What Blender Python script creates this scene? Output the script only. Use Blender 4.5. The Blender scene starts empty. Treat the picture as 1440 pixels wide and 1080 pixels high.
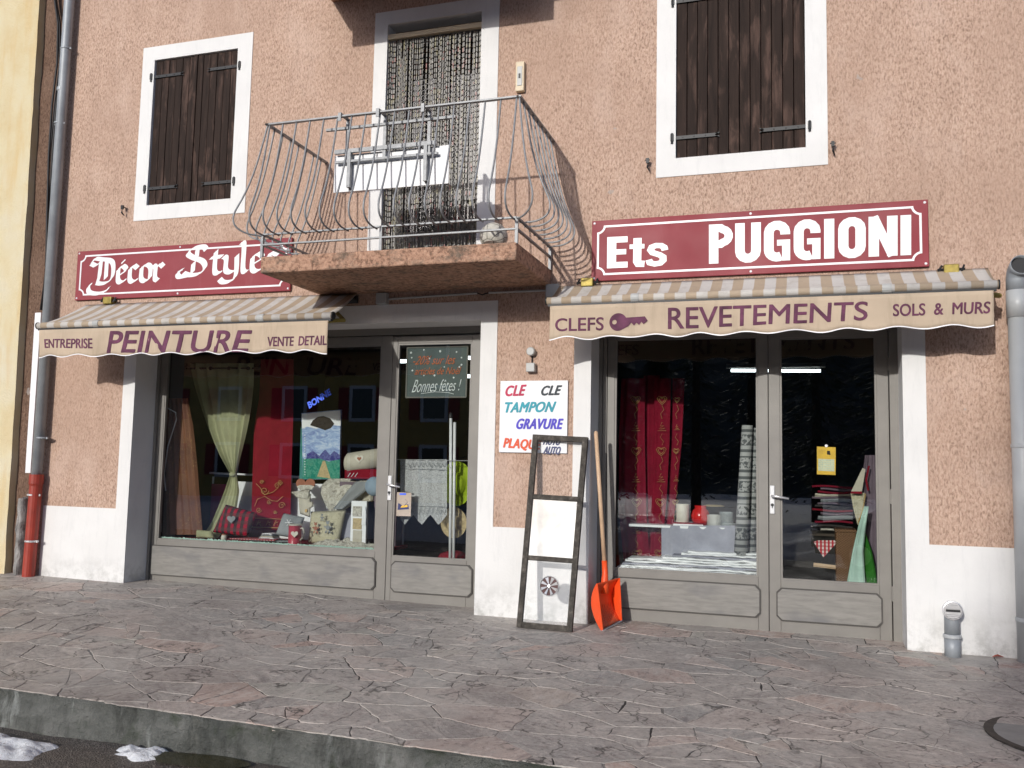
import bpy, bmesh, math, random
from mathutils import Vector, Matrix, noise
random.seed(7)
S = bpy.context.scene
COL = S.collection
# ------------------------------------------------------------------ camera
YAW, PITCH, ROLL, FPX = -0.31365927, 0.08910707, 0.02098096, 1251.8
CAM = Vector((0, -7, 1.2425))
_f = Vector((math.sin(YAW)*math.cos(PITCH), math.cos(YAW)*math.cos(PITCH), math.sin(PITCH)))
_r = Vector((math.cos(YAW), -math.sin(YAW), 0)); _u = _r.cross(_f)
RT = _r*math.cos(ROLL) + _u*math.sin(ROLL); UP = -_r*math.sin(ROLL) + _u*math.cos(ROLL); FW = _f
cd = bpy.data.cameras.new('camera'); cam = bpy.data.objects.new('camera', cd); COL.objects.link(cam)
cam.matrix_world = Matrix(((RT.x, UP.x, -FW.x, CAM.x), (RT.y, UP.y, -FW.y, CAM.y), (RT.z, UP.z, -FW.z, CAM.z), (0, 0, 0, 1)))
cd.sensor_width = 36; cd.lens = FPX/1440*36; cd.clip_start = 0.05; cd.clip_end = 500
S.camera = cam
# ------------------------------------------------------------------ sky, sun, exposure
SUNV = Vector((-0.20, -1.0, 0.315)).normalized()          # towards the sun
w = bpy.data.worlds.new('World'); S.world = w; w.use_nodes = True
wn = w.node_tree; wn.nodes.clear()
sk = wn.nodes.new('ShaderNodeTexSky'); sk.sky_type = 'NISHITA'; sk.sun_disc = False
sk.sun_elevation = math.asin(SUNV.z); sk.sun_rotation = math.atan2(SUNV.x, SUNV.y)
sk.air_density = 0.5; sk.dust_density = 3.0; sk.ozone_density = 1.0; sk.altitude = 900
bg = wn.nodes.new('ShaderNodeBackground'); bg.inputs[1].default_value = 0.15
wo = wn.nodes.new('ShaderNodeOutputWorld')
wn.links.new(sk.outputs[0], bg.inputs[0]); wn.links.new(bg.outputs[0], wo.inputs[0])
sd = bpy.data.lights.new('sun', 'SUN'); sd.energy = 2.4; sd.angle = math.radians(0.8); sd.color = (1, .965, .91)
so = bpy.data.objects.new('sun', sd); COL.objects.link(so)
so.rotation_euler = (-SUNV).to_track_quat('-Z', 'Y').to_euler(); so.location = (-5, -20, 15)
S.view_settings.view_transform = 'Standard'; S.view_settings.look = 'None'
S.view_settings.exposure = 0.25; S.view_settings.gamma = 1; S.view_settings.use_curve_mapping = False
try: S.cycles.max_bounces = 8; S.cycles.transparent_max_bounces = 24; S.cycles.caustics_reflective = False
except Exception: pass

# ------------------------------------------------------------------ survey helpers: a point of the photo on the plane y = const (metres)
def _ray(px, py): return FW*FPX + RT*(px-720) - UP*(py-540)
def A(px, py, y=0.0):
    d = _ray(px, py); t = (y-CAM.y)/d.y; return CAM + d*t
def G(px, py, z=0.0):
    d = _ray(px, py); t = (z-CAM.z)/d.z; return CAM + d*t

# ------------------------------------------------------------------ object helpers
def tag(o, label=None, cat=None, group=None, kind=None):
    if label: o['label'] = label
    if cat: o['category'] = cat
    if group: o['group'] = group
    if kind: o['kind'] = kind
    return o
def empty(name, loc=(0, 0, 0), label=None, cat=None, group=None):
    o = bpy.data.objects.new(name, None); COL.objects.link(o); o.location = loc; o.empty_display_size = .2
    return tag(o, label, cat, group)
def link(name, me, mat, parent):
    o = bpy.data.objects.new(name, me); COL.objects.link(o)
    if mat: me.materials.clear(); me.materials.append(mat)
    if parent is not None:
        o.parent = parent
        loc = Vector((0, 0, 0)); q = parent
        while q is not None: loc += q.location; q = q.parent
        o.location = -loc if parent else o.location
        if parent.rotation_euler.x or parent.rotation_euler.y or parent.rotation_euler.z or parent.get('local'): o.location = (0, 0, 0)
    return o
class MB:
    def __init__(s): s.v = []; s.f = []
    def add(s, vs, fs):
        n = len(s.v); s.v += [tuple(p) for p in vs]; s.f += [tuple(i+n for i in f) for f in fs]; return s
    def box(s, x0, x1, y0, y1, z0, z1):
        x0, x1 = min(x0, x1), max(x0, x1); y0, y1 = min(y0, y1), max(y0, y1); z0, z1 = min(z0, z1), max(z0, z1)
        return s.add([(x0,y0,z0),(x1,y0,z0),(x1,y1,z0),(x0,y1,z0),(x0,y0,z1),(x1,y0,z1),(x1,y1,z1),(x0,y1,z1)],
                     [(0,3,2,1),(4,5,6,7),(0,1,5,4),(1,2,6,5),(2,3,7,6),(3,0,4,7)])
    def hexa(s, p): return s.add(p, [(0,3,2,1),(4,5,6,7),(0,1,5,4),(1,2,6,5),(2,3,7,6),(3,0,4,7)])
    def prism(s, poly, y0, y1):       # poly [(x,z)] counter-clockwise seen from -y
        n = len(poly); vs = [(p[0], y0, p[1]) for p in poly]+[(p[0], y1, p[1]) for p in poly]
        fs = [tuple(range(n)), tuple(range(2*n-1, n-1, -1))]+[(i, i+n, (i+1) % n+n, (i+1) % n) for i in range(n)]
        return s.add(vs, fs)
    def tube(s, pts, r, n=8, caps=True):
        pts = [Vector(p) for p in pts]; rs = r if isinstance(r, (list, tuple)) else [r]*len(pts)
        rings = []; ref = None
        for i, p in enumerate(pts):
            t = (pts[min(i+1, len(pts)-1)]-pts[max(i-1, 0)]).normalized()
            if ref is None: ref = Vector((0, 0, 1)) if abs(t.z) < .9 else Vector((1, 0, 0))
            a = t.cross(ref).normalized(); b = t.cross(a).normalized(); ref = a.cross(t) if False else ref
            rings.append([p+(a*math.cos(2*math.pi*k/n)+b*math.sin(2*math.pi*k/n))*rs[i] for k in range(n)])
        vs = [q for rg in rings for q in rg]; fs = []
        for i in range(len(rings)-1):
            for k in range(n): fs.append((i*n+k, i*n+(k+1) % n, (i+1)*n+(k+1) % n, (i+1)*n+k))
        if caps: fs += [tuple(range(n-1, -1, -1)), tuple((len(rings)-1)*n+k for k in range(n))]
        return s.add(vs, fs)
    def lathe(s, c, prof, n=20, axis='z'):
        vs = []; fs = []
        for (r, h) in prof:
            for k in range(n):
                a = 2*math.pi*k/n; u, v = r*math.cos(a), r*math.sin(a)
                vs.append((c[0]+u, c[1]+v, c[2]+h) if axis == 'z' else (c[0]+u, c[1]+h, c[2]+v) if axis == 'y' else (c[0]+h, c[1]+u, c[2]+v))
        for i in range(len(prof)-1):
            for k in range(n): fs.append((i*n+k, i*n+(k+1) % n, (i+1)*n+(k+1) % n, (i+1)*n+k))
        fs += [tuple(range(n)), tuple((len(prof)-1)*n+k for k in range(n))]
        return s.add(vs, fs)
    def grid(s, fn, nu, nv):          # fn(u,v)->point
        vs = [fn(i/nu, j/nv) for j in range(nv+1) for i in range(nu+1)]
        fs = [(j*(nu+1)+i, j*(nu+1)+i+1, (j+1)*(nu+1)+i+1, (j+1)*(nu+1)+i) for j in range(nv) for i in range(nu)]
        return s.add(vs, fs)
    def build(s, name, mat, parent=None, smooth=False, bevel=0, solid=0, weld=False, fix=True):
        me = bpy.data.meshes.new(name); me.from_pydata(s.v, [], s.f); me.update()
        bm = bmesh.new(); bm.from_mesh(me)
        if weld: bmesh.ops.remove_doubles(bm, verts=bm.verts, dist=1e-5)
        if fix: bmesh.ops.recalc_face_normals(bm, faces=bm.faces)
        bm.to_mesh(me); bm.free()
        if smooth:
            for p in me.polygons: p.use_smooth = True
        o = link(name, me, mat, parent)
        if solid:
            m = o.modifiers.new('s', 'SOLIDIFY'); m.thickness = solid
        if bevel:
            m = o.modifiers.new('b', 'BEVEL'); m.width = bevel; m.segments = 2; m.limit_method = 'ANGLE'
        if smooth == 'auto' or (smooth and bevel):
            pass
        return o
def box(name, mat, parent, x0, x1, y0, y1, z0, z1, bevel=0): return MB().box(x0, x1, y0, y1, z0, z1).build(name, mat, parent, bevel=bevel)

# ------------------------------------------------------------------ materials
class NT:
    def __init__(s, name):
        s.m = bpy.data.materials.new(name); s.m.use_nodes = True; s.t = s.m.node_tree; s.t.nodes.clear()
        s.out = s.t.nodes.new('ShaderNodeOutputMaterial')
        s.co = s.t.nodes.new('ShaderNodeTexCoord').outputs['Object']
    def n(s, t, **k):
        o = s.t.nodes.new('ShaderNode'+t)
        for a, b in k.items(): setattr(o, a, b)
        return o
    def l(s, a, b): s.t.links.new(a, b); return b
    def noise(s, scale, det=4, rough=.55, vec=None, sc=None, dist=0):
        v = vec or s.co
        if sc:
            m = s.n('Mapping'); s.l(v, m.inputs[0]); m.inputs['Scale'].default_value = sc; v = m.outputs[0]
        o = s.n('TexNoise'); s.l(v, o.inputs['Vector']); o.inputs['Scale'].default_value = scale
        o.inputs['Detail'].default_value = det; o.inputs['Roughness'].default_value = rough; o.inputs['Distortion'].default_value = dist
        return o.outputs['Fac']
    def vor(s, scale, feat='F1', sc=None, rnd=1):
        v = s.co
        if sc:
            m = s.n('Mapping'); s.l(v, m.inputs[0]); m.inputs['Scale'].default_value = sc; v = m.outputs[0]
        o = s.n('TexVoronoi', feature=feat); s.l(v, o.inputs['Vector']); o.inputs['Scale'].default_value = scale; return o
    def ramp(s, fac, stops):
        r = s.n('ValToRGB'); s.l(fac, r.inputs[0]); e = r.color_ramp.elements
        while len(e) < len(stops): e.new(.5)
        for i, (p, c) in enumerate(stops):
            e[i].position = p
            e[i].color = (c, c, c, 1) if isinstance(c, (int, float)) else (*c, 1)
        return r.outputs[0]
    def mix(s, a, b, fac, mode='MIX'):
        m = s.n('Mix', data_type='RGBA', blend_type=mode)
        for val, i in ((fac, 0), (a, 6), (b, 7)):
            if hasattr(val, 'links') or isinstance(val, bpy.types.NodeSocket): s.l(val, m.inputs[i])
            elif i == 0: m.inputs[0].default_value = val
            else: m.inputs[i].default_value = (*val, 1)
        return m.outputs[2]
    def math(s, op, a, b=0):
        m = s.n('Math', operation=op)
        for i, v in ((0, a), (1, b)):
            if isinstance(v, bpy.types.NodeSocket): s.l(v, m.inputs[i])
            else: m.inputs[i].default_value = v
        return m.outputs[0]
    def sep(s, v=None):
        m = s.n('SeparateXYZ'); s.l(v or s.co, m.inputs[0]); return m.outputs
    def rnd(s): return s.n('ObjectInfo').outputs['Random']
    def pbsdf(s, col, rough=.7, metal=0, bump=None, strength=.3, dist=.01, spec=.5, sss=0, trans=0, bump2=None):
        p = s.n('BsdfPrincipled')
        if isinstance(col, bpy.types.NodeSocket): s.l(col, p.inputs['Base Color'])
        else: p.inputs['Base Color'].default_value = (*col, 1)
        if isinstance(rough, bpy.types.NodeSocket): s.l(rough, p.inputs['Roughness'])
        else: p.inputs['Roughness'].default_value = rough
        p.inputs['Metallic'].default_value = metal; p.inputs['Specular IOR Level'].default_value = spec
        nb = None
        for bb in (bump2, bump and (bump, strength, dist)):
            if bb:
                b = s.n('Bump'); s.l(bb[0], b.inputs['Height']); b.inputs['Strength'].default_value = bb[1]; b.inputs['Distance'].default_value = bb[2]
                if nb: s.l(nb, b.inputs['Normal'])
                nb = b.outputs[0]
        if nb: s.l(nb, p.inputs['Normal'])
        s.l(p.outputs[0], s.out.inputs[0]); s.p = p
        return s.m
def plain(name, col, rough=.6, metal=0, var=.12, scale=12, bump=.15, bd=.003, spec=.5):
    t = NT(name); n = t.noise(scale, 5)
    c = t.ramp(n, [(.3, tuple(x*(1-var) for x in col)), (.7, tuple(min(1, x*(1+var)) for x in col))])
    return t.pbsdf(c, rough, metal, t.noise(scale*6, 3), bump, bd, spec)

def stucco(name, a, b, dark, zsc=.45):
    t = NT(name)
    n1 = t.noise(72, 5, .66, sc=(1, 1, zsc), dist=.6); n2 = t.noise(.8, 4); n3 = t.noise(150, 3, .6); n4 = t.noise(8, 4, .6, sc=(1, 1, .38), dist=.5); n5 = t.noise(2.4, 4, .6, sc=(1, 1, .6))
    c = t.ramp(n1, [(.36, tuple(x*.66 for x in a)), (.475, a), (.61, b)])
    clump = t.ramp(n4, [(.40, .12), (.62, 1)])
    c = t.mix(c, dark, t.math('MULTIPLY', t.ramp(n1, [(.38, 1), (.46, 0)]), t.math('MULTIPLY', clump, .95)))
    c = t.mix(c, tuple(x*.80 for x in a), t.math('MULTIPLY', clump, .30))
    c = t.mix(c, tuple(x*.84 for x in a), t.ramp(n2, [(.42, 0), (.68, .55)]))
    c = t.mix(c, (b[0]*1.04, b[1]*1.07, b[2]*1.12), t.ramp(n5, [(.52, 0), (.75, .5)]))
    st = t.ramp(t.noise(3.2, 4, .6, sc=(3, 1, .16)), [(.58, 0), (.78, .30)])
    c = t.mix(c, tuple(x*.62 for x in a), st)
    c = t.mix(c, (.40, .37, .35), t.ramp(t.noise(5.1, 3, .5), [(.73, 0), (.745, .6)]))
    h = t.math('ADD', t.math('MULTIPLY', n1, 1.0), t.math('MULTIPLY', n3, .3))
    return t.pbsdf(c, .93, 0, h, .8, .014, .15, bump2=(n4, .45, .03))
M = {}
M['stucco'] = stucco('pink_stucco', (.525, .36, .275), (.655, .485, .39), (.22, .14, .10))
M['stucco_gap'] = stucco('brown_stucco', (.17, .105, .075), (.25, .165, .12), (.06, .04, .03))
def m_yellow():
    t = NT('yellow_render'); n = t.noise(1.6, 5, .6); f = t.noise(45, 4)
    c = t.ramp(n, [(.35, (.60, .49, .29)), (.5, (.64, .56, .37)), (.68, (.65, .60, .46))])
    x = t.sep(); 
    st = t.noise(3, 3, .6, sc=(2.5, 1, .35))
    c = t.mix(c, (.58, .38, .14), t.ramp(st, [(.5, 0), (.75, .5)]))
    return t.pbsdf(c, .9, 0, f, .5, .012, .2, bump2=(n, .4, .03))
M['yellow'] = m_yellow()
def m_white():
    t = NT('white_masonry_paint'); n = t.noise(2.2, 5); z = t.sep()[2]
    c = t.ramp(n, [(.3, (.70, .70, .69)), (.7, (.77, .77, .76))])
    low = t.math('MULTIPLY', t.ramp(z, [(.0, 1), (.30, 0)]), t.ramp(t.noise(7, 6, .7), [(.44, 0), (.62, .8)]))
    c = t.mix(c, (.40, .40, .38), low)
    st = t.ramp(t.noise(5, 5, .7, sc=(3, 1, .5)), [(.52, 0), (.78, .42)])
    c = t.mix(c, (.55, .56, .56), st)
    return t.pbsdf(c, .75, 0, t.noise(55, 4), .35, .004, .3)
M['white'] = m_white()
M['white_clean'] = plain('white_lacquer', (.80, .81, .82), .45, var=.03)
def m_frame():
    t = NT('grey_joinery_paint'); c = t.ramp(t.noise(5, 4), [(.3, (.185, .175, .160)), (.7, (.22, .21, .19))])
    return t.pbsdf(c, .5, 0, t.noise(60, 3), .1, .002)
M['frame'] = m_frame()
def m_panel():
    t = NT('brushed_grey_wash'); n = t.noise(6, 6, .6, sc=(1, 1, 7), dist=.4); n2 = t.noise(2.6, 3, .5, sc=(1, 1, 1.8))
    c = t.ramp(n, [(.3, (.175, .168, .155)), (.5, (.215, .207, .19)), (.7, (.25, .24, .22))])
    c = t.mix(c, (.115, .115, .125), t.ramp(n2, [(.55, 0), (.70, .6)]))
    return t.pbsdf(c, .55, 0, n, .2, .003)
M['panel'] = m_panel()
M['groove'] = plain('dark_groove', (.07, .065, .06), .7)
def m_shut():
    t = NT('weathered_dark_wood'); r = t.rnd()
    mp = t.n('Mapping'); t.l(t.co, mp.inputs[0]); cb = t.n('CombineXYZ'); t.l(t.math('MULTIPLY', r, 37), cb.inputs[0]); t.l(t.math('MULTIPLY', r, 11), cb.inputs[2]); t.l(cb.outputs[0], mp.inputs['Location'])
    v = mp.outputs[0]
    g = t.noise(26, 6, .65, vec=v, sc=(1, 1, .06), dist=.8); p = t.noise(5.5, 5, .65, vec=v, sc=(1.6, 1, .42), dist=.5)
    c = t.ramp(g, [(.3, (.014, .008, .006)), (.7, (.036, .022, .017))])
    c = t.mix(c, (.115, .070, .055), t.math('MULTIPLY', t.ramp(p, [(.51, 0), (.62, .75)]), t.ramp(g, [(.35, .25), (.6, 1)])))
    return t.pbsdf(c, .75, 0, g, .3, .004, .2)
M['shutter'] = m_shut()
M['iron'] = plain('black_iron', (.02, .021, .023), .5, .3)
M['rail'] = plain('grey_painted_steel', (.27, .28, .29), .5, .2, .18, 30)
M['zinc'] = plain('zinc_pipe', (.30, .325, .35), .5, .15, .15, 6)
M['zinc_light'] = plain('pale_grey_pvc', (.46, .48, .49), .4, 0, .08, 4)
M['redpipe'] = plain('red_brown_pvc', (.30, .035, .02), .45, 0, .18, 9)
M['steel'] = plain('bright_steel', (.70, .70, .71), .35, .6, .06)
M['alu'] = plain('white_aluminium', (.7, .71, .72), .35, .1, .04)
M['brass'] = plain('yellowed_steel', (.27, .21, .05), .5, .5, .3, 25)
M['concrete'] = plain('rough_concrete', (.28, .27, .26), .9, 0, .35, 9, .7, .02)
M['plastic_grey'] = plain('pale_grey_plastic', (.42, .43, .42), .45, 0, .05)
M['beige_plastic'] = plain('beige_plastic', (.62, .52, .36), .5, 0, .05)
M['cable'] = plain('black_cable', (.012, .012, .014), .6)
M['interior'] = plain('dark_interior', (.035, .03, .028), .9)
M['room_wall'] = plain('shop_wall', (.10, .09, .07), .9)
def m_signred():
    t = NT('oxblood_enamel'); c = t.ramp(t.noise(1.3, 5, .6), [(.3, (.225, .032, .042)), (.7, (.285, .050, .062))]); c = t.mix(c, (.33, .10, .11), t.ramp(t.noise(3, 6, .7, sc=(4, 1, .5)), [(.56, 0), (.8, .35)]))
    return t.pbsdf(c, t.ramp(t.noise(3, 4), [(.3, .5), (.7, .7)]), 0, t.noise(2, 2), .1, .01, .35)
M['signred'] = m_signred()
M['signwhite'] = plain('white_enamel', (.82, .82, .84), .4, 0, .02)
M['signboard'] = plain('white_board', (.74, .76, .79), .4, 0, .02)
M['ink_purple'] = plain('plum_print', (.115, .032, .070), .8, 0, .45, 11)
def valance(name='valance_canvas', col=(.57, .46, .345)):
    t = NT(name); n = t.noise(3, 5); wv = t.noise(260, 2)
    c = t.ramp(n, [(.3, tuple(x*.9 for x in col)), (.7, tuple(x*1.08 for x in col))])
    z = t.noise(4, 5, .7, sc=(3, 1, .5)); c = t.mix(c, (.36, .28, .20), t.ramp(z, [(.50, 0), (.78, .6)])); c = t.mix(c, (.30, .22, .16), t.ramp(t.noise(28, 4, .7, sc=(.6, 1, 1.4)), [(.66, 0), (.80, .5)]))
    m = t.pbsdf(c, .85, 0, wv, .2, .002, .2)
    tr = t.n('BsdfTranslucent'); t.l(c, tr.inputs[0]); ms = t.n('MixShader'); ms.inputs[0].default_value = .12
    t.l(t.p.outputs[0], ms.inputs[1]); t.l(tr.outputs[0], ms.inputs[2]); t.l(ms.outputs[0], t.out.inputs[0])
    return m
M['valance'] = valance()
def m_stripe():
    t = NT('striped_canvas'); x = t.sep()[0]
    fr = t.math('FRACT', t.math('DIVIDE', x, .158)); st = t.ramp(fr, [(.0, 0), (.46, 0), (.48, 1), (.97, 1), (.99, 0)])
    fr2 = t.math('FRACT', t.math('DIVIDE', x, .0052))
    c = t.mix((.42, .335, .245), (.545, .525, .495), st)
    c = t.mix(c, tuple([.30, .26, .21]), t.ramp(t.noise(7, 6, .7, sc=(1, 1.5, 1)), [(.5, 0), (.78, .65)]))
    return t.pbsdf(c, .85, 0, t.noise(60, 3), .3, .004, .2)
M['stripe'] = m_stripe()
def m_glass():
    t = NT('window_glass'); geo = t.n('NewGeometry'); d = t.n('VectorMath', operation='DOT_PRODUCT')
    t.l(geo.outputs['Normal'], d.inputs[0]); t.l(geo.outputs['Incoming'], d.inputs[1])
    c = t.math('ABSOLUTE', d.outputs['Value']); k = t.math('POWER', t.math('SUBTRACT', 1, c), 5)
    R = t.math('ADD', .10, t.math('MULTIPLY', k, .90))
    tb = t.n('BsdfTransparent'); tb.inputs[0].default_value = (.86, .90, .88, 1)
    gl = t.n('BsdfGlossy'); gl.inputs['Roughness'].default_value = .0; gl.inputs[0].default_value = (.95, .97, 1, 1)
    b = t.n('Bump'); t.l(t.noise(1.3, 2), b.inputs['Height']); b.inputs['Strength'].default_value = .008; b.inputs['Distance'].default_value = .02; t.l(b.outputs[0], gl.inputs['Normal'])
    m = t.n('MixShader'); t.l(R, m.inputs[0]); t.l(tb.outputs[0], m.inputs[1]); t.l(gl.outputs[0], m.inputs[2]); t.l(m.outputs[0], t.out.inputs[0])
    return t.m
M['glass'] = m_glass()
def m_film(name, col, a):
    t = NT(name); tb = t.n('BsdfTransparent'); d = t.pbsdf(col, .25, 0); m = t.n('MixShader'); t.l(t.ramp(t.noise(5, 4, .6), [(.3, a*.8), (.75, min(1, a*1.2))]), m.inputs[0])
    t.l(tb.outputs[0], m.inputs[1]); t.l(t.p.outputs[0], m.inputs[2]); t.l(m.outputs[0], t.out.inputs[0]); return t.m
M['milky'] = m_film('milky_pane', (.74, .74, .71), .5)
M['dusty'] = m_film('dusty_pane', (.66, .72, .74), .22)
M['clearpane'] = m_film('clear_pane', (.6, .6, .6), .04)
def m_stone():
    t = NT('porphyry_slab'); r = t.rnd()
    mp0 = t.n('Mapping'); t.l(t.co, mp0.inputs[0]); cb = t.n('CombineXYZ'); t.l(t.math('MULTIPLY', r, 53), cb.inputs[0]); t.l(t.math('MULTIPLY', r, 29), cb.inputs[1]); t.l(cb.outputs[0], mp0.inputs['Location'])
    rz = t.n('CombineXYZ'); t.l(t.math('MULTIPLY', r, 40), rz.inputs[2]); t.l(rz.outputs[0], mp0.inputs['Rotation']); v = mp0.outputs[0]
    base = t.ramp(t.math('FRACT', t.math('MULTIPLY', r, 7.13)), [(0, (.38, .355, .325)), (.25, (.42, .38, .345)), (.5, (.345, .335, .315)), (.75, (.46, .40, .36)), (.9, (.50, .375, .32)), (1, (.42, .415, .37))])
    g = t.noise(4, 6, .68, vec=v, sc=(1, 2.6, 1), dist=1.2); f = t.noise(38, 6, .75); g2 = t.noise(13, 5, .7, vec=v)
    c = t.mix(base, (.60, .55, .50), t.ramp(g, [(.50, 0), (.68, .85)]))
    c = t.mix(c, (.17, .15, .15), t.ramp(g, [(.30, .75), (.44, 0)]))
    c = t.mix(c, (.28, .23, .21), t.ramp(g2, [(.54, 0), (.70, .6)]))
    c = t.mix(c, (.64, .58, .53), t.ramp(f, [(.54, 0), (.68, .75)]))
    c = t.mix(c, (.15, .125, .12), t.ramp(f, [(.34, .85), (.45, 0)]))
    ve = t.n('TexVoronoi', feature='DISTANCE_TO_EDGE'); nz = t.n('Mix', data_type='RGBA'); t.l(v, nz.inputs[6]); tn = t.n('TexNoise'); tn.inputs['Scale'].default_value = 3.5; tn.inputs['Detail'].default_value = 5; t.l(v, tn.inputs['Vector']); t.l(tn.outputs['Color'], nz.inputs[7]); nz.inputs[0].default_value = .4
    t.l(nz.outputs[2], ve.inputs['Vector']); ve.inputs['Scale'].default_value = 4
    line = t.ramp(ve.outputs['Distance'], [(.0, 1), (.026, 0)]); sel = t.noise(1.9, 3, vec=v)
    c = t.mix(c, (.55, .51, .47), t.math('MULTIPLY', line, t.ramp(sel, [(.50, 0), (.58, .75)])))
    c = t.mix(c, (.06, .055, .05), t.math('MULTIPLY', line, t.ramp(sel, [(.47, 1), (.52, 0)])))
    big = t.noise(.75, 4, .6); c = t.mix(c, (.17, .14, .13), t.ramp(big, [(.50, 0), (.68, .5)]))
    c = t.mix(c, (.52, .50, .46), t.ramp(t.noise(1.3, 5, .65), [(.52, 0), (.68, .5)])); c = t.mix(c, (.24, .08, .05), t.ramp(t.noise(1.05, 5, .7), [(.66, 0), (.74, .5)]))
    rough = t.ramp(t.noise(2.2, 4), [(.35, .48), (.65, .75)])
    return t.pbsdf(c, rough, 0, f, .45, .006, .4, bump2=(g, .5, .012))
M['stone'] = m_stone()
def m_mortar():
    t = NT('joint_mortar'); a = t.noise(1.7, 4, .6); f = t.noise(30, 5, .7)
    c = t.ramp(a, [(.49, (.045, .04, .038)), (.54, (.26, .25, .23)), (.8, (.42, .41, .38))])
    c = t.mix(c, (.10, .10, .09), t.ramp(f, [(.5, 0), (.75, .5)]))
    return t.pbsdf(c, .85, 0, f, .6, .01)
M['mortar'] = m_mortar()
def m_kerb():
    t = NT('mossy_concrete'); a = t.noise(2.6, 6, .65, sc=(1, 1, 2)); b = t.noise(4, 5, .7, sc=(2.2, 1, .5)); f = t.noise(40, 5, .7)
    c = t.ramp(a, [(.3, (.075, .08, .074)), (.5, (.155, .16, .148)), (.7, (.25, .25, .235))])
    c = t.mix(c, (.42, .44, .42), t.ramp(b, [(.58, 0), (.72, .75)])); c = t.mix(c, (.03, .032, .028), t.ramp(t.noise(1.6, 6, .7, sc=(2, 1, .8)), [(.52, 0), (.66, .8)])); c = t.mix(c, (.04, .055, .03), t.ramp(t.noise(7, 4), [(.55, 0), (.7, .7)]))
    return t.pbsdf(c, .9, 0, f, 1.0, .03, .3, bump2=(a, .8, .06))
M['kerb'] = m_kerb()
def m_asph():
    t = NT('wet_asphalt'); v = t.vor(110); f = t.noise(60, 4, .7)
    c = t.ramp(v.outputs['Color'], [(.2, (.05, .044, .040)), (.6, (.11, .095, .085)), (.95, (.30, .27, .24))])
    c = t.mix(c, (.12, .10, .08), t.ramp(t.noise(2, 5), [(.4, 0), (.7, .7)]))
    return t.pbsdf(c, t.ramp(t.noise(3, 4), [(.4, .35), (.6, .8)]), 0, v.outputs['Distance'], .8, .01)
M['asphalt'] = m_asph()
def m_snow():
    t = NT('old_snow'); c = t.mix(t.ramp(t.noise(14, 6, .7), [(.3, (.62, .65, .68)), (.6, (.82, .84, .87))]), (.20, .17, .14), t.ramp(t.noise(55, 4, .7), [(.58, 0), (.68, .85)])); return t.pbsdf(c, .7, 0, t.noise(45, 5, .75), .8, .012, .3)
M['snow'] = m_snow()
M['puddle'] = plain('mossy_water', (.035, .032, .012), .06, 0, .3, 4, .02)
def m_orange():
    t = NT('scuffed_orange_plastic'); sc = t.noise(30, 5, .7, sc=(1, 1, .15)); n = t.noise(5, 5, .7); c = t.ramp(n, [(.3, (.78, .075, .012)), (.7, (.88, .10, .02))])
    c = t.mix(c, (.80, .30, .18), t.ramp(sc, [(.62, 0), (.72, .5)])); z = t.sep()[2]; c = t.mix(c, (.28, .13, .08), t.math('MULTIPLY', t.ramp(z, [(.0, 1), (.16, 0)]), t.ramp(n, [(.42, 0), (.62, .8)])))
    return t.pbsdf(c, t.ramp(sc, [(.4, .35), (.7, .65)]), 0, sc, .1, .002)
M['orange'] = m_orange()
M['ash'] = plain('pale_ash_wood', (.62, .43, .28), .5, 0, .1, 12)
def m_oldwood():
    t = NT('peeling_grey_wood'); g = t.noise(20, 6, .7, sc=(1, 1, 1)); c = t.ramp(g, [(.35, (.028, .024, .020)), (.55, (.07, .062, .052)), (.72, (.17, .15, .13))])
    return t.pbsdf(c, .85, 0, g, .7, .008)
M['oldwood'] = m_oldwood()
def cloth(name, col, var=.15, scale=8, pat=None): return plain(name, col, .9, 0, var, scale, .25, .004, .15)
M['lilac'] = cloth('lilac_grey_cloth', (.34, .34, .40)); M['olive'] = cloth('olive_cloth', (.36, .36, .22)); M['crimson'] = cloth('crimson_cloth', (.21, .008, .02)); M['wine'] = cloth('wine_cloth', (.20, .007, .024))
M['gold'] = plain('gold_thread', (.55, .36, .14), .5, .3); M['magenta'] = cloth('magenta_card', (.30, .03, .14)); M['linen'] = cloth('linen_cloth', (.50, .46, .38))
M['greycloth'] = cloth('grey_cloth', (.26, .27, .28)); M['bluegrey'] = cloth('blue_grey_cloth', (.25, .32, .40)); M['terracotta'] = cloth('terracotta_cloth', (.34, .14, .09))
M['mugred'] = plain('red_glaze', (.55, .02, .02), .2); M['pinkred'] = plain('pink_red_glaze', (.46, .05, .08), .3); M['cream'] = plain('cream_glaze', (.62, .58, .50), .35)
M['teal'] = plain('teal_paint', (.01, .19, .16), .5); M['lime'] = plain('lime_felt', (.33, .45, .01), .8); M['straw'] = plain('straw', (.48, .37, .20), .85, 0, .25, 60, .6)
M['green'] = cloth('green_cloth', (.03, .16, .02)); M['mint'] = cloth('mint_cloth', (.40, .55, .48)); M['mauve'] = cloth('mauve_cloth', (.16, .12, .15))
M['blackboard'] = plain('blackboard', (.05, .075, .075), .6); M['chalk_white'] = plain('chalk_white', (.75, .78, .78), .8); M['chalk_orange'] = plain('chalk_orange', (.55, .14, .05), .8)
M['paper_yellow'] = plain('yellow_paper', (.80, .48, .04), .6); M['paper_cream'] = plain('cream_paper', (.72, .68, .45), .6); M['paper_pink'] = plain('pink_paper', (.72, .55, .48), .6)
M['ink_red'] = plain('red_ink', (.48, .02, .08), .6); M['ink_black'] = plain('black_ink', (.02, .03, .04), .6); M['ink_teal'] = plain('teal_ink', (.02, .30, .38), .6)
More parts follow.
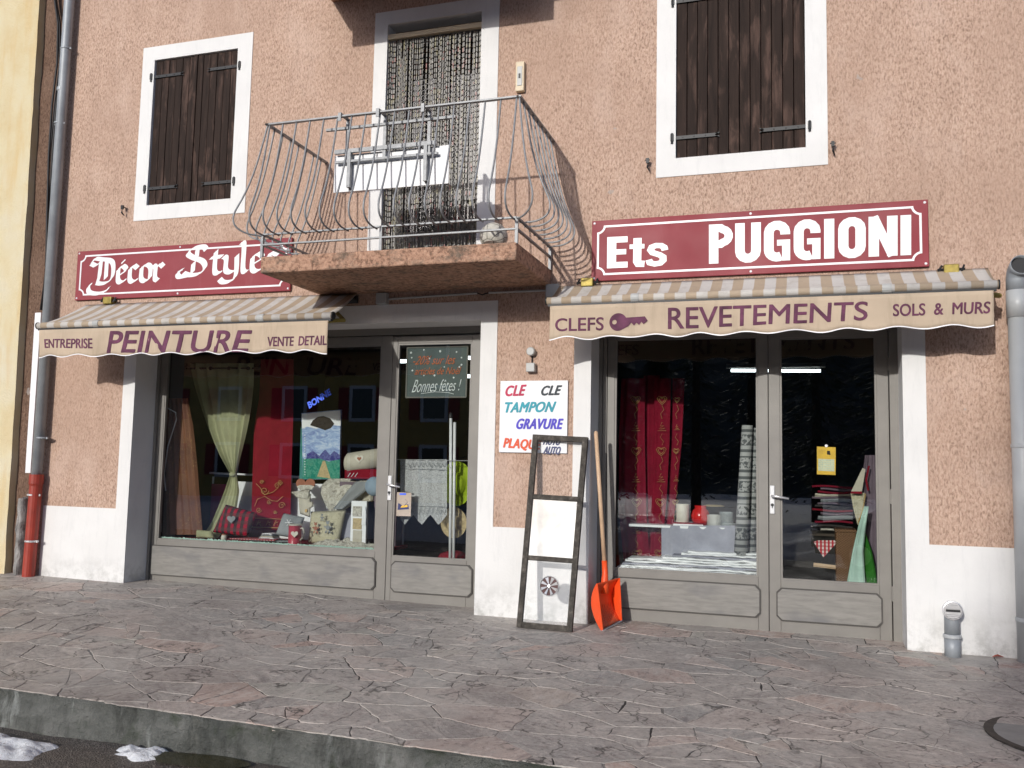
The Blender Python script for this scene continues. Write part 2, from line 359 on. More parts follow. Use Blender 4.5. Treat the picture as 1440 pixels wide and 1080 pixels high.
M['ink_blue'] = plain('violet_blue_ink', (.07, .05, .50), .6); M['ink_orange'] = plain('orange_ink', (.68, .09, .03), .6); M['ink_navy'] = plain('navy_ink', (.02, .03, .13), .6)
M['brightblue'] = plain('bright_blue_letters', (.05, .14, .9), .4)
def m_check(name, a, b, c2, s):
    t = NT(name); o = t.sep(); cols = []
    f1 = t.math('GREATER_THAN', t.math('FRACT', t.math('DIVIDE', o[0], s)), .5); f2 = t.math('GREATER_THAN', t.math('FRACT', t.math('DIVIDE', o[2], s)), .5)
    c = t.mix(t.mix(a, b, f1), c2, t.math('MULTIPLY', f2, .6)); return t.pbsdf(c, .9, 0, t.noise(80, 2), .2, .003, .1)
M['plaid'] = m_check('red_dark_plaid', (.36, .01, .03), (.05, .03, .03), (.09, .05, .045), .07)
M['gingham'] = m_check('red_gingham', (.5, .05, .06), (.7, .62, .6), (.35, .03, .05), .03)
def m_gold_brown():
    t = NT('brown_gold_voile'); v = t.noise(70, 4, .8); b = t.noise(3, 4); c = t.ramp(b, [(.3, (.09, .03, .015)), (.7, (.21, .075, .035))])
    c = t.mix(c, (.40, .26, .09), t.math('MULTIPLY', t.ramp(v, [(.56, 0), (.66, 1)]), t.ramp(t.noise(4, 3, .5, sc=(2, 1, .5)), [(.45, 0), (.6, 1)]))); return t.pbsdf(c, .7)
M['brown_gold'] = m_gold_brown()
def m_floral(name, a, b):
    t = NT(name); n = t.noise(22, 4, .5, dist=1.2); c = t.ramp(n, [(.44, a), (.5, b), (.56, a), (.62, tuple(x*.8 for x in b))]); return t.pbsdf(c, .9, 0, t.noise(50, 3), .2, .003, .1)
M['floral'] = m_floral('grey_floral_cloth', (.58, .55, .48), (.34, .31, .27))
M['bear'] = m_floral('beige_tapestry', (.50, .46, .33), (.44, .40, .28))
def m_nordic():
    t = NT('nordic_grey_weave'); o = t.sep(); z = t.math('FRACT', t.math('DIVIDE', o[2], .055)); zz = t.math('FRACT', t.math('DIVIDE', o[2], .19)); n = t.noise(40, 2)
    s1 = t.ramp(z, [(.0, 0), (.42, 0), (.45, 1), (1, 1)]); s2 = t.ramp(n, [(.47, 0), (.53, 1)]); m = t.math('GREATER_THAN', zz, .55)
    c = t.mix((.11, .115, .12), (.42, .42, .42), t.mix(s1, s2, m)); return t.pbsdf(c, .9)
M['nordic'] = m_nordic()
def m_wicker():
    t = NT('wicker'); o = t.sep(); a = t.math('SINE', t.math('MULTIPLY', o[0], 260)); b = t.math('SINE', t.math('MULTIPLY', o[2], 330)); k = t.math('MULTIPLY', a, b)
    c = t.ramp(k, [(.0, (.07, .03, .012)), (.5, (.30, .15, .06))]); return t.pbsdf(c, .6, 0, k, .6, .004)
M['wicker'] = m_wicker()
def m_painting():
    t = NT('brushed_landscape_paint'); o = t.sep(); n = t.noise(9, 5, .7, sc=(1, 1, 2.2), dist=1.5)
    c = t.ramp(n, [(.3, (.10, .16, .42)), (.5, (.30, .42, .66)), (.7, (.65, .72, .80))]); return t.pbsdf(c, .5)
M['paint_sky'] = m_painting()
M['paint_green'] = m_floral('painted_meadow', (.02, .22, .16), (.12, .36, .26)); M['paint_rock'] = cloth('painted_rock', (.05, .04, .035), .4, 30); M['paint_violet'] = m_floral('painted_range', (.05, .05, .22), (.16, .18, .40))
def m_lace():
    t = NT('white_lace'); a = t.noise(190, 2); d = t.pbsdf(t.ramp(t.noise(120, 3), [(.4, (.45, .45, .46)), (.6, (.62, .62, .64))]), .9); tb = t.n('BsdfTransparent'); ms = t.n('MixShader'); t.l(t.ramp(a, [(.42, .5), (.5, .95)]), ms.inputs[0]); t.l(tb.outputs[0], ms.inputs[1]); t.l(t.p.outputs[0], ms.inputs[2]); t.l(ms.outputs[0], t.out.inputs[0]); return t.m
M['lace'] = m_lace()
def m_emit():
    t = NT('lit_tube'); e = t.n('Emission'); e.inputs[0].default_value = (.85, .95, 1, 1); e.inputs[1].default_value = 5; t.l(e.outputs[0], t.out.inputs[0]); return t.m
M['tube'] = m_emit()
def m_bead():
    t = NT('bead_colours'); v = t.vor(1); mp = t.n('Mapping'); t.l(t.co, mp.inputs[0]); mp.inputs['Scale'].default_value = (3, 3, 20); cb = t.n('CombineXYZ'); t.l(t.math('MULTIPLY', t.rnd(), 97), cb.inputs[2]); t.l(t.math('MULTIPLY', t.rnd(), 31), cb.inputs[0]); t.l(cb.outputs[0], mp.inputs['Location']); t.l(mp.outputs[0], v.inputs['Vector']); g = t.n('SeparateColor'); t.l(v.outputs['Color'], g.inputs[0])
    c = t.ramp(g.outputs[0], [(0, (.055, .052, .048)), (.40, (.085, .08, .072)), (.60, (.125, .12, .105)), (.78, (.20, .175, .08)), (.83, (.08, .08, .07)), (.90, (.22, .05, .04)), (.94, (.22, .21, .19))])
    c2 = t.n('ValToRGB'); 
    return t.pbsdf(c, .35)
M['bead'] = m_bead()
M['ochre'] = plain('ochre_render', (.50, .34, .10), .9, 0, .15, 1.5); M['redshutter'] = plain('red_shutter_paint', (.30, .02, .02), .6)
M['rooftile'] = plain('roof_tile', (.14, .07, .05), .8, 0, .3, 5); M['carpaint'] = plain('dark_car_paint', (.012, .012, .016), .12, .2, .05); M['darkglass'] = plain('dark_car_glass', (.01, .012, .014), .05)
M['tyre'] = plain('tyre_rubber', (.015, .015, .016), .8); M['bark'] = plain('bark', (.06, .045, .035), .9, 0, .3, 8)
def m_leaf():
    t = NT('conifer_needles'); c = t.ramp(t.noise(1.2, 4), [(.3, (.018, .035, .014)), (.7, (.05, .075, .03))]); c = t.mix(c, (.30, .32, .34), t.ramp(t.noise(.5, 2), [(.55, 0), (.8, .35)])); return t.pbsdf(c, .8)
M['needle'] = m_leaf()
def m_ball():
    t = NT('worn_ball_leather'); v = t.n('TexVoronoi', feature='DISTANCE_TO_EDGE'); t.l(t.co, v.inputs['Vector']); v.inputs['Scale'].default_value = 9
    c = t.mix(t.ramp(t.noise(20, 4), [(.3, (.45, .43, .37)), (.7, (.62, .60, .54))]), (.08, .08, .07), t.ramp(v.outputs[0], [(0, 1), (.04, 0)])); return t.pbsdf(c, .6)
M['ball'] = m_ball()

# ------------------------------------------------------------------ lettering
def bounds(vs):
    return min(v[0] for v in vs), max(v[0] for v in vs), min(v[1] for v in vs), max(v[1] for v in vs)
def text_mesh(body, bold=0.0, shear=0.0, depth=.5, space=1.0, res=5):
    c = bpy.data.curves.new('t', 'FONT'); c.body = body; c.size = 1; c.offset = bold; c.shear = shear; c.space_character = space
    c.extrude = .5; c.resolution_u = res
    o = bpy.data.objects.new('t', c); COL.objects.link(o); dg = bpy.context.evaluated_depsgraph_get(); dg.update()
    me = bpy.data.meshes.new_from_object(o.evaluated_get(dg)); bpy.data.objects.remove(o); bpy.data.curves.remove(c)
    return me
def text(name, body, parent, mat, quad, thick=.003, bold=0., shear=0., space=1.0, out=.001, warp=None, wt=0):
    """letters fitted to a quad of world points (bottom-left, bottom-right, top-right, top-left)"""
    me = text_mesh(body, bold, shear, space=space)
    a, b, c, d = [Vector(q) for q in quad]; nrm = (b-a).cross(d-a).normalized()
    x0, x1, y0, y1 = bounds([v.co for v in me.vertices])
    for v in me.vertices:
        u = (v.co.x-x0)/(x1-x0); q = (v.co.y-y0)/(y1-y0)
        p = (a*(1-u)+b*u)*(1-q)+(d*(1-u)+c*u)*q
        if warp: p = p+Vector((0, warp(p.x, p.z), 0))
        v.co = p+nrm*(out+thick*(1 if v.co.z > 0 else 0)-(thick*0))
    k = wt
    if k:
        base_v = [v.co.copy() for v in me.vertices]; base_f = [tuple(p.vertices) for p in me.polygons]; ex = (b-a).normalized(); ez = (d-a).normalized(); V = []; F = []
        for i, (dx, dz) in enumerate(((0, 0), (-1, 0), (1, 0), (0, .7), (0, -.7), (-.7, .5), (.7, -.5), (.7, .5), (-.7, -.5))):
            F += [tuple(j+len(V) for j in f) for f in base_f]; V += [q+ex*dx*k+ez*dz*k+nrm*.00012*i for q in base_v]
        me = bpy.data.meshes.new(name); me.from_pydata(V, [], F)
    for p in me.polygons: p.use_smooth = False
    me.name = name
    return link(name, me, mat, parent)
def Q(x0, x1, z0, z1, y): return [(x0, y, z0), (x1, y, z0), (x1, y, z1), (x0, y, z1)]
def QP(pts, y): return [A(px, py, y) for px, py in pts]      # bl, br, tr, tl

# ------------------------------------------------------------------ the setting: ground
def gz(x, y):        # the paving falls slightly to the right and to the street
    b = 0.0
    if x < -2.5: b += .057*min(1, (-2.5-x)/4.6)
    else: b += -.012*min(1, (x+2.5)/3.3)
    return b + .02*min(0, y)
EDGE = lambda x: -3.05-.028*max(0, min(1, (x+2.6)/1.2))
pav = MB().grid(lambda u, v: (-14+22*u, (lambda t, x: t)((EDGE(0)+.02)*(1-v)+1.0*v, 0), 0), 44, 16)
pav.v = [(x, y, gz(x, y)-.0032) for x, y, z in pav.v]
pavement = pav.build('pavement', M['mortar'], None, smooth=True); tag(pavement, kind='structure')
kb = MB()
xs = [-14+.03*i for i in range(730)]
vs = []
for x in xs:
    e = EDGE(x); j = noise.noise(Vector((x*1.7, 0, 0)))*.008
    jt = .022*math.exp(-((((x+.72) % 1.45)-.725)/.02)**2)
    vs += [(x, e+.03, gz(x, e)-.008), (x, e-.04+j, gz(x, e)-.006+.004*noise.noise(Vector((x*7, 2, 2))))]
    for k in range(9):
        z = gz(x, e)-.03-.05*k if k < 8 else -.5
        n_ = .022*noise.noise(Vector((x*2.2, z*5, 3)))+.012*noise.noise(Vector((x*9, z*14, 3)))+.006*noise.noise(Vector((x*30, z*34, 3)))
        vs.append((x, e-.05-.003*k+n_+jt+(.02*math.exp(-k*1.2)), z))
fs = [(i*11+k, (i+1)*11+k, (i+1)*11+k+1, i*11+k+1) for i in range(len(xs)-1) for k in range(10)]
kerb = MB().add(vs, fs).build('kerb', M['kerb'], None, smooth=True); tag(kerb, kind='structure')
def roadz(y): return -.235-.0*y if y > -4 else -.235-.055*(-4-y) if y > -14 else -.785
def rd(u, v):
    y = -3.0-57*v**2.2; x = -60+120*u
    n = noise.noise(Vector((x*2, y*2, 0)))*.010
    return (x, y, roadz(y)+n)
road = MB().grid(rd, 160, 80).build('road', M['asphalt'], None, smooth=True); tag(road, kind='structure')
land = MB().grid(lambda u, v: (-250+500*u, -300+600*v, -1.1), 4, 4).build('ground', M['asphalt'], None); tag(land, kind='structure')

# crazy paving: voronoi slabs
def voronoi(seeds, x0, x1, y0f, y1):
    cells = []
    for i, (sx, sy) in enumerate(seeds):
        poly = [(x0, y0f), (x1, y0f), (x1, y1), (x0, y1)]
        nb = sorted(((sx-a)**2+((sy-b)*1.5)**2, j) for j, (a, b) in enumerate(seeds) if j != i)[:22]
        for _, j in nb:
            a, b = seeds[j]
            nx, ny = a-sx, (b-sy)*2.25; mx, my = (a+sx)/2, (b+sy)/2
            out = []
            for k in range(len(poly)):
                p, q = poly[k], poly[(k+1) % len(poly)]
                dp = (p[0]-mx)*nx+(p[1]-my)*ny; dq = (q[0]-mx)*nx+(q[1]-my)*ny
                if dp <= 0: out.append(p)
                if (dp < 0) != (dq < 0) and dp != dq:
                    tt = dp/(dp-dq); out.append((p[0]+(q[0]-p[0])*tt, p[1]+(q[1]-p[1])*tt))
            poly = out
            if len(poly) < 3: break
        cells.append(poly)
    return cells
seeds = []
rg = random.Random(21)
tries = 0
while len(seeds) < 420 and tries < 20000:
    tries += 1
    x, y = rg.uniform(-10.5, 4.2), rg.uniform(-3.2, .3); rmin = rg.choice([.13, .22, .30, .36])
    rmin *= 1.9
    if all(((x-a)**2+((y-b)*1.4)**2) > (rmin*.5+r2*.5)**2 for a, b, r2 in seeds): seeds.append((x, y, rmin))
cells = voronoi([(a, b) for a, b, _ in seeds], -10.8, 4.4, -3.4, .33)
def area(p): return abs(sum(p[i][0]*p[(i+1) % len(p)][1]-p[(i+1) % len(p)][0]*p[i][1] for i in range(len(p))))/2
def split(p, lim):
    if len(p) < 3 or area(p) < lim: return [p]
    cx = sum(q[0] for q in p)/len(p)+rg.uniform(-.06, .06); cy = sum(q[1] for q in p)/len(p)+rg.uniform(-.04, .04)
    w0 = max(q[0] for q in p)-min(q[0] for q in p); h0 = max(q[1] for q in p)-min(q[1] for q in p)
    an = (0 if w0 > h0 else math.pi/2)+rg.uniform(-.75, .75); nx, ny = math.cos(an), math.sin(an); out = [[], []]
    for k in range(len(p)):
        a, b = p[k], p[(k+1) % len(p)]; da = (a[0]-cx)*nx+(a[1]-cy)*ny; db = (b[0]-cx)*nx+(b[1]-cy)*ny
        out[0 if da <= 0 else 1].append(a)
        if (da <= 0) != (db <= 0):
            t_ = da/(da-db); m = (a[0]+(b[0]-a[0])*t_, a[1]+(b[1]-a[1])*t_); out[0].append(m); out[1].append(m)
    return split(out[0], lim*rg.uniform(.7, 1.6))+split(out[1], lim*rg.uniform(.7, 1.6))
cells = [c2 for c1 in cells if len(c1) >= 3 for c2 in split(c1, rg.choice([.035, .09, .14, .20, .26]))]
def wob(x, y):
    v = Vector((x*2.6, y*3.2, 5)); w2 = Vector((x*9, y*11, 2))
    w3 = Vector((x*31, y*37, 2)); return (x+.030*noise.noise(v)+.016*noise.noise(w2)+.007*noise.noise(w3), y+.025*noise.noise(v+Vector((7, 3, 1)))+.013*noise.noise(w2+Vector((3, 9, 1)))+.006*noise.noise(w3+Vector((3, 9, 1))))
def stone_mesh(poly, target):
    pts = []
    for k in range(len(poly)):
        p, q = poly[k], poly[(k+1) % len(poly)]; L = math.hypot(q[0]-p[0], q[1]-p[1]); n = max(1, int(L/.03))
        for s in range(n): pts.append(wob(p[0]+(q[0]-p[0])*s/n, p[1]+(q[1]-p[1])*s/n))
    cl = []
    for x, y in pts:
        e = EDGE(x)-.026; cl.append((x, max(y, e+.012*noise.noise(Vector((x*14, 1, 1)))+.006*noise.noise(Vector((x*45, 1, 1))))))
    cx = sum(p[0] for p in cl)/len(cl); cy = sum(p[1] for p in cl)/len(cl)
    if max(p[1] for p in cl)-min(p[1] for p in cl) < .03: return None
    gap = rg.choice([.001, .0015, .003, .004, .008]); h = rg.uniform(-.0008, .0012); tx, ty = rg.uniform(-.002, .002), rg.uniform(-.002, .002)
    rings = []
    for d, dz in ((gap, -.02), (gap, -.0008), (gap+.003, 0)):
        ring = []
        for x, y in cl:
            dx, dy = cx-x, cy-y; L = math.hypot(dx, dy)+1e-6; x2, y2 = x+dx/L*min(d, L*.5), y+dy/L*min(d, L*.5)
            ring.append((x2, y2, gz(x2, y2)+dz+h+tx*(x2-cx)*2+ty*(y2-cy)*2))
        rings.append(ring)
    n = len(cl); vs = sum(rings, [])
    fs = [(r*n+k, r*n+(k+1) % n, (r+1)*n+(k+1) % n, (r+1)*n+k) for r in (0, 1) for k in range(n)]+[tuple(2*n+k for k in range(n))]
    target.add(vs, fs); return (cx, cy)
def inview(x, y):
    v = Vector((x, y, 0))-CAM; d = v.dot(FW)
    if d < .5: return False
    px = 720+FPX*v.dot(RT)/d; py = 540-FPX*v.dot(UP)/d
    return -60 < px < 1500 and py < 1130
rest = MB(); ns = 0
for poly in cells:
    if len(poly) < 3: continue
    c0 = (sum(p[0] for p in poly)/len(poly), sum(p[1] for p in poly)/len(poly))
    if inview(*c0) and ns < 300:
        mb = MB()
        if stone_mesh(poly, mb): mb.build('paving_stone', M['stone'], pavement); ns += 1
    else: stone_mesh(poly, rest)
r_ = rest.build('paving_stones', M['stone'], pavement); r_['kind'] = 'stuff'

# ------------------------------------------------------------------ the building with the shops
house = empty('shop_building', (-3, 0, 0), 'pink roughcast building with two shopfronts under awnings and brown shutters above', 'building')
LX0, LX1, RX0, RX1, OT = -6.076, -2.555, -1.600, .712, 2.445
FY = .31
def wall_mesh(x0, x1, z0, z1, ops, y0, y1):
    X = sorted({x0, x1, *[o[0] for o in ops], *[o[1] for o in ops]}); Z = sorted({z0, z1, *[o[2] for o in ops], *[o[3] for o in ops]})
    m = MB()
    for i in range(len(X)-1):
        for j in range(len(Z)-1):
            cx, cz = (X[i]+X[i+1])/2, (Z[j]+Z[j+1])/2
            if any(o[0] < cx < o[1] and o[2] < cz < o[3] for o in ops): continue
            m.add([(X[i], y0, Z[j]), (X[i+1], y0, Z[j]), (X[i+1], y0, Z[j+1]), (X[i], y0, Z[j+1])], [(0, 1, 2, 3)])
            m.add([(X[i], y1, Z[j]), (X[i+1], y1, Z[j]), (X[i+1], y1, Z[j+1]), (X[i], y1, Z[j+1])], [(3, 2, 1, 0)])
    for a, b, c, d in ops:
        m.add([(a,y0,c),(a,y1,c),(a,y1,d),(a,y0,d)], [(0,1,2,3)]); m.add([(b,y0,c),(b,y0,d),(b,y1,d),(b,y1,c)], [(0,1,2,3)])
        m.add([(a,y0,d),(a,y1,d),(b,y1,d),(b,y0,d)], [(0,1,2,3)]); m.add([(a,y0,c),(b,y0,c),(b,y1,c),(a,y1,c)], [(0,1,2,3)])
    return m
W1 = (-6.067, -5.103, 3.682, 5.157); W2 = (-.931, .060, 3.706, 5.19); BD = (-3.52, -2.617, 2.86, 5.176)
ops = [(LX0-.03, LX1+.03, -.6, OT+.03), (RX0-.03, RX1+.03, -.6, OT+.03)] + [(a-.03, b+.03, c-.03, d+.03) for a, b, c, d in (W1, W2, BD)]
mw = wall_mesh(-7.20, 9.0, -.6, 11.5, ops, 0, .45)
mw.add([(-7.2, 0, -.6), (-7.2, 8, -.6), (-7.2, 8, 11.5), (-7.2, 0, 11.5)], [(0, 1, 2, 3)]).add([(9, 0, -.6), (9, 8, -.6), (9, 8, 11.5), (9, 0, 11.5)], [(0, 1, 2, 3)])
mw.add([(-7.2, 8, -.6), (9, 8, -.6), (9, 8, 11.5), (-7.2, 8, 11.5)], [(0, 1, 2, 3)]).add([(-7.2, 0, 11.5), (9, 0, 11.5), (9, 8, 11.5), (-7.2, 8, 11.5)], [(0, 1, 2, 3)])
mw.build('wall', M['stucco'], house, fix=False)
# white plinth and painted bands, standing 7 mm proud of the roughcast
def band(n, x0, x1, z0, z1, y1=.04, y0=-.007): return box(n, M['white'], house, x0, x1, y0, y1, z0, z1)
band('plinth', -7.09, -6.215, -.3, .736); band('plinth', LX1+.147, RX0-.142, -.3, .722); band('plinth', .868, 9, -.3, .732)
band('door_surround', -6.215, LX0, -.3, OT, FY-.002); band('door_surround', LX1, LX1+.147, -.3, OT, FY-.002)
band('door_surround', RX0-.142, RX0, -.3, OT, FY-.002); band('door_surround', RX1, .868, -.3, OT, FY-.002)
band('lintel_band', -6.215, LX1+.147, OT, OT+.162, FY-.002); band('lintel_band', RX0-.142, .868, OT, OT+.162, FY-.002)
def surround(o, out, name):
    a, b, c, d = o; p, q, r, s = out; e = house
    m = MB().box(p, a, -.007, .16, r, s).box(b, q, -.007, .16, r, s).box(a, b, -.007, .16, d, s)
    if r < c: m.box(a, b, -.007, .16, r, c)
    m.build(name, M['white'], e)
surround(W1, (-6.211, -4.940, 3.534, 5.298), 'window_surround'); surround(W2, (-1.087, .219, 3.557, 5.33), 'window_surround'); surround(BD, (-3.649, -2.456, 2.86, 5.300), 'window_surround')

# shutters: leaf > planks, strap hinges
def shutter(x0, x1, z0, z1, n, hinge_left, meet):
    root = bpy.data.objects.new('shutter', None); COL.objects.link(root); root.parent = house; root.location = (x0-house.location.x, .02, z0)
    wd = (x1-x0)/n
    for k in range(n):
        y = .018+random.uniform(-.003, .003)
        a = x0+wd*k+.002; b = x0+wd*(k+1)-.002
        m = MB(); c = .004
        m.prism([(a+c, z0), (b-c, z0), (b, z0), (b, z1), (b-c, z1), (a+c, z1), (a, z1), (a, z0)][:0] or [(a, z0), (b, z0), (b, z1), (a, z1)], y, y+.028)
        m.build('plank', M['shutter'], root, bevel=.004)
    if meet: box('cover_strip', M['shutter'], root, (x1 if hinge_left else x0)-.018, (x1 if hinge_left else x0)+.018, .002, .016, z0+.005, z1+.01, .003)
    for zz in (z0+.165, z1-.165):
        h = x0 if hinge_left else x1; s = 1 if hinge_left else -1; L = .305
        m = MB(); yy = .004
        m.prism([(min(h-s*.03, h+s*L), zz-.014), (max(h-s*.03, h+s*L), zz-.014), (max(h-s*.03, h+s*L), zz+.014), (min(h-s*.03, h+s*L), zz+.014)], yy-.002, yy+.006)
        for g in (-1, 1):
            t = h+s*L; m.prism([(t-.001, zz+g*.003), (t+s*.035, zz+g*.022), (t+s*.03, zz+g*.008), (t-s*.005, zz+g*.0135)] if s*g > 0 else [(t-s*.005, zz+g*.0135), (t+s*.03, zz+g*.008), (t+s*.035, zz+g*.022), (t-.001, zz+g*.003)], yy-.0015, yy+.0055)
        for kk in (.05, .14, .23): m.lathe((h+s*kk, yy-.002, zz), [(.006, 0), (.004, -.004)], 8, 'y')
        m.box(h-s*.045, h-s*.02, yy-.022, yy+.005, zz-.028, zz+.028); m.lathe((h-s*.033, yy-.014, zz-.05), [(.010, 0), (.010, .085)], 8)
        m.build('strap_hinge', M['iron'], root)
mid1 = (W1[0]+W1[1])/2; mid2 = (W2[0]+W2[1])/2
shutter(W1[0]+.004, mid1-.001, W1[2]+.005, W1[3]-.005, 6, True, True); shutter(mid1+.001, W1[1]-.004, W1[2]+.005, W1[3]-.005, 6, False, False)
shutter(W2[0]+.004, mid2-.001, W2[2]+.005, W2[3]-.005, 6, True, False); shutter(mid2+.001, W2[1]-.004, W2[2]+.005, W2[3]-.005, 6, False, False)
for px, py in ((177, 297), (912, 233), (1171, 210)):
    p = A(px, py); m = MB(); m.tube([(p.x, .02, p.z+.03), (p.x, -.05, p.z+.03), (p.x, -.055, p.z-.03), (p.x+.012, -.03, p.z-.055)], [.006, .006, .009, .004], 6); m.box(p.x-.012, p.x+.012, -.058, -.042, p.z+.005, p.z+.045); m.tube([(p.x-.02, -.05, p.z+.03), (p.x+.02, -.05, p.z+.03)], .005, 6)
    m.build('shutter_stop', M['iron'], house)

# shopfronts
def panel_px(m_parent, x0, x1, z0, z1, ch, chl=True, y=None):
    y = FY-.012 if y is None else y
    c = ch; l = ch if chl else 0.001
    def octo(i): 
        a, b, d, e = x0+i, x1-i, z0+i, z1-i; return [(a+l, d), (b-c, d), (b, d+c), (b, e-c), (b-c, e), (a+l, e), (a, e-l), (a, d+l)]
    MB().prism(octo(-.006), y-.002, y+.01).build('panel_groove', M['groove'], m_parent)
    MB().prism(octo(.003), y-.008, y+.01).build('panel_field', M['panel'], m_parent, bevel=.003)
def part_root(name, loc=(0, 0, 0)):
    o = bpy.data.objects.new(name, None); COL.objects.link(o); o.parent = house; o.location = Vector(loc)-house.location; return o
def leafframe(root, x0, x1, z0, z1, gx0, gx1, gz0, gz1, y=FY):
    f = MB().box(x0, gx0, y, y+.06, z0, z1).box(gx1, x1, y, y+.06, z0, z1).box(gx0, gx1, y, y+.06, z0, gz0).box(gx0, gx1, y, y+.06, gz1, z1)
    f.build('frame', M['frame'], root, bevel=.004)
    b = MB(); w_ = .014      # glazing beads
    b.box(gx0, gx0+w_, y+.006, y+.03, gz0, gz1).box(gx1-w_, gx1, y+.006, y+.03, gz0, gz1).box(gx0+w_, gx1-w_, y+.006, y+.03, gz0, gz0+w_).box(gx0+w_, gx1-w_, y+.006, y+.03, gz1-w_, gz1)
    b.build('glazing_bead', M['frame'], root)
    yy = y+.034
    MB().add([(gx0, yy, gz0), (gx1, yy, gz0), (gx1, yy, gz1), (gx0, yy, gz1)], [(0, 1, 2, 3)]).build('glass_pane', M['glass'], root)
def handle(root, px, py, y=FY):
    p = A(px, py, y); m = MB(); m.box(p.x-.018, p.x+.018, y-.012, y-.001, p.z-.13, p.z+.09)
    m.build('handle_plate', M['alu'], root, bevel=.008)
    MB().tube([(p.x, y-.012, p.z+.01), (p.x, y-.055, p.z+.01), (p.x+.03, y-.062, p.z+.008), (p.x+.125, y-.062, p.z-.008)], [.011, .011, .010, .008], 8).build('door_handle', M['steel'], root, smooth=True)
    MB().lathe((p.x, y-.012, p.z-.06), [(.012, 0), (.012, -.006), (.004, -.007)], 12, 'y').add([(p.x-.003, y-.0195, p.z-.085), (p.x+.003, y-.0195, p.z-.085), (p.x+.003, y-.0195, p.z-.055), (p.x-.003, y-.0195, p.z-.055)], [(0, 1, 2, 3)]).build('keyhole', M['iron'], root)
zt = 2.43
# left shop
lw = part_root('shop_window', (LX0, FY, 0))
sx = -3.517                                    # seam between window leaf and door
leafframe(lw, LX0+.03, sx-.002, -.02, zt-.05, -5.985, -3.628, .432, 2.30)
box('outer_frame', M['frame'], lw, LX0, LX0+.028, FY-.02, FY+.09, -.05, zt)
box('head_frame', M['frame'], lw, LX0+.03, LX1, FY-.02, FY+.09, zt-.045, OT)
panel_px(lw, -6.02, -3.615, .098, .375, .035, False)
ld = part_root('shop_door', (sx, FY, 0))
g0, g1 = A(552, 783, FY), A(665.6, 481, FY)
leafframe(ld, sx+.002, LX1-.04, .0, zt-.06, A(556, 600, FY).x, A(661, 600, FY).x, g0.z, A(612, 482, FY).z)
box('outer_frame', M['frame'], ld, LX1-.038, LX1, FY-.02, FY+.09, -.02, zt-.047)
panel_px(ld, A(552, 820, FY).x-.01, A(661, 820, FY).x+.02, .095, .355, .035)
handle(ld, 548.5, 683)
# right shop
rw = part_root('shop_window', (RX0, FY, 0)); rs = A(1081, 700, FY).x
leafframe(rw, RX0+.07, rs-.002, -.03, zt-.05, A(863, 700, FY).x, A(1066, 700, FY).x, .398, 2.30)
MB().box(RX0, RX0+.03, FY-.02, FY+.09, -.05, zt).box(RX0+.034, RX0+.066, FY-.008, FY+.07, -.05, zt).build('outer_frame', M['frame'], rw)
box('head_frame', M['frame'], rw, RX0+.03, RX1, FY-.02, FY+.09, zt-.045, OT)
panel_px(rw, -1.485, -.245-.06, .095, .335, .035)
rd_ = part_root('shop_door', (rs, FY, 0))
leafframe(rd_, rs+.002, .645, -.015, zt-.06, A(1097.5, 700, FY).x, A(1235, 700, FY).x, .388, 2.28)
MB().box(.651, RX1, FY-.02, FY+.09, -.03, zt-.047).build('outer_frame', M['frame'], rd_)
panel_px(rd_, A(1093, 860, FY).x, A(1240, 860, FY).x, .085, .325, .035)
for zz in (2.0, 1.0, .28): MB().lathe((.648, FY-.012, zz), [(.008, 0), (.008, .11)], 8).build('hinge', M['frame'], rd_)
handle(rd_, 1086, 699)
tag(rd_); 

# shop rooms (floor, ceiling, walls) behind the glass
def room(name, x0, x1, y1, z1=2.75):
    y0 = FY+.14
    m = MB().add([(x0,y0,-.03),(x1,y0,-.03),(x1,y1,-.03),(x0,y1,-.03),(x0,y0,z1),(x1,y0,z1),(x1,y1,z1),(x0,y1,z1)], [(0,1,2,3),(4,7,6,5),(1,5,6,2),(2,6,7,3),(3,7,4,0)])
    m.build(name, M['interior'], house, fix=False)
room('shop_interior', -6.9, -2.3, 5.0); room('shop_interior', -2.2, 1.6, 5.4)

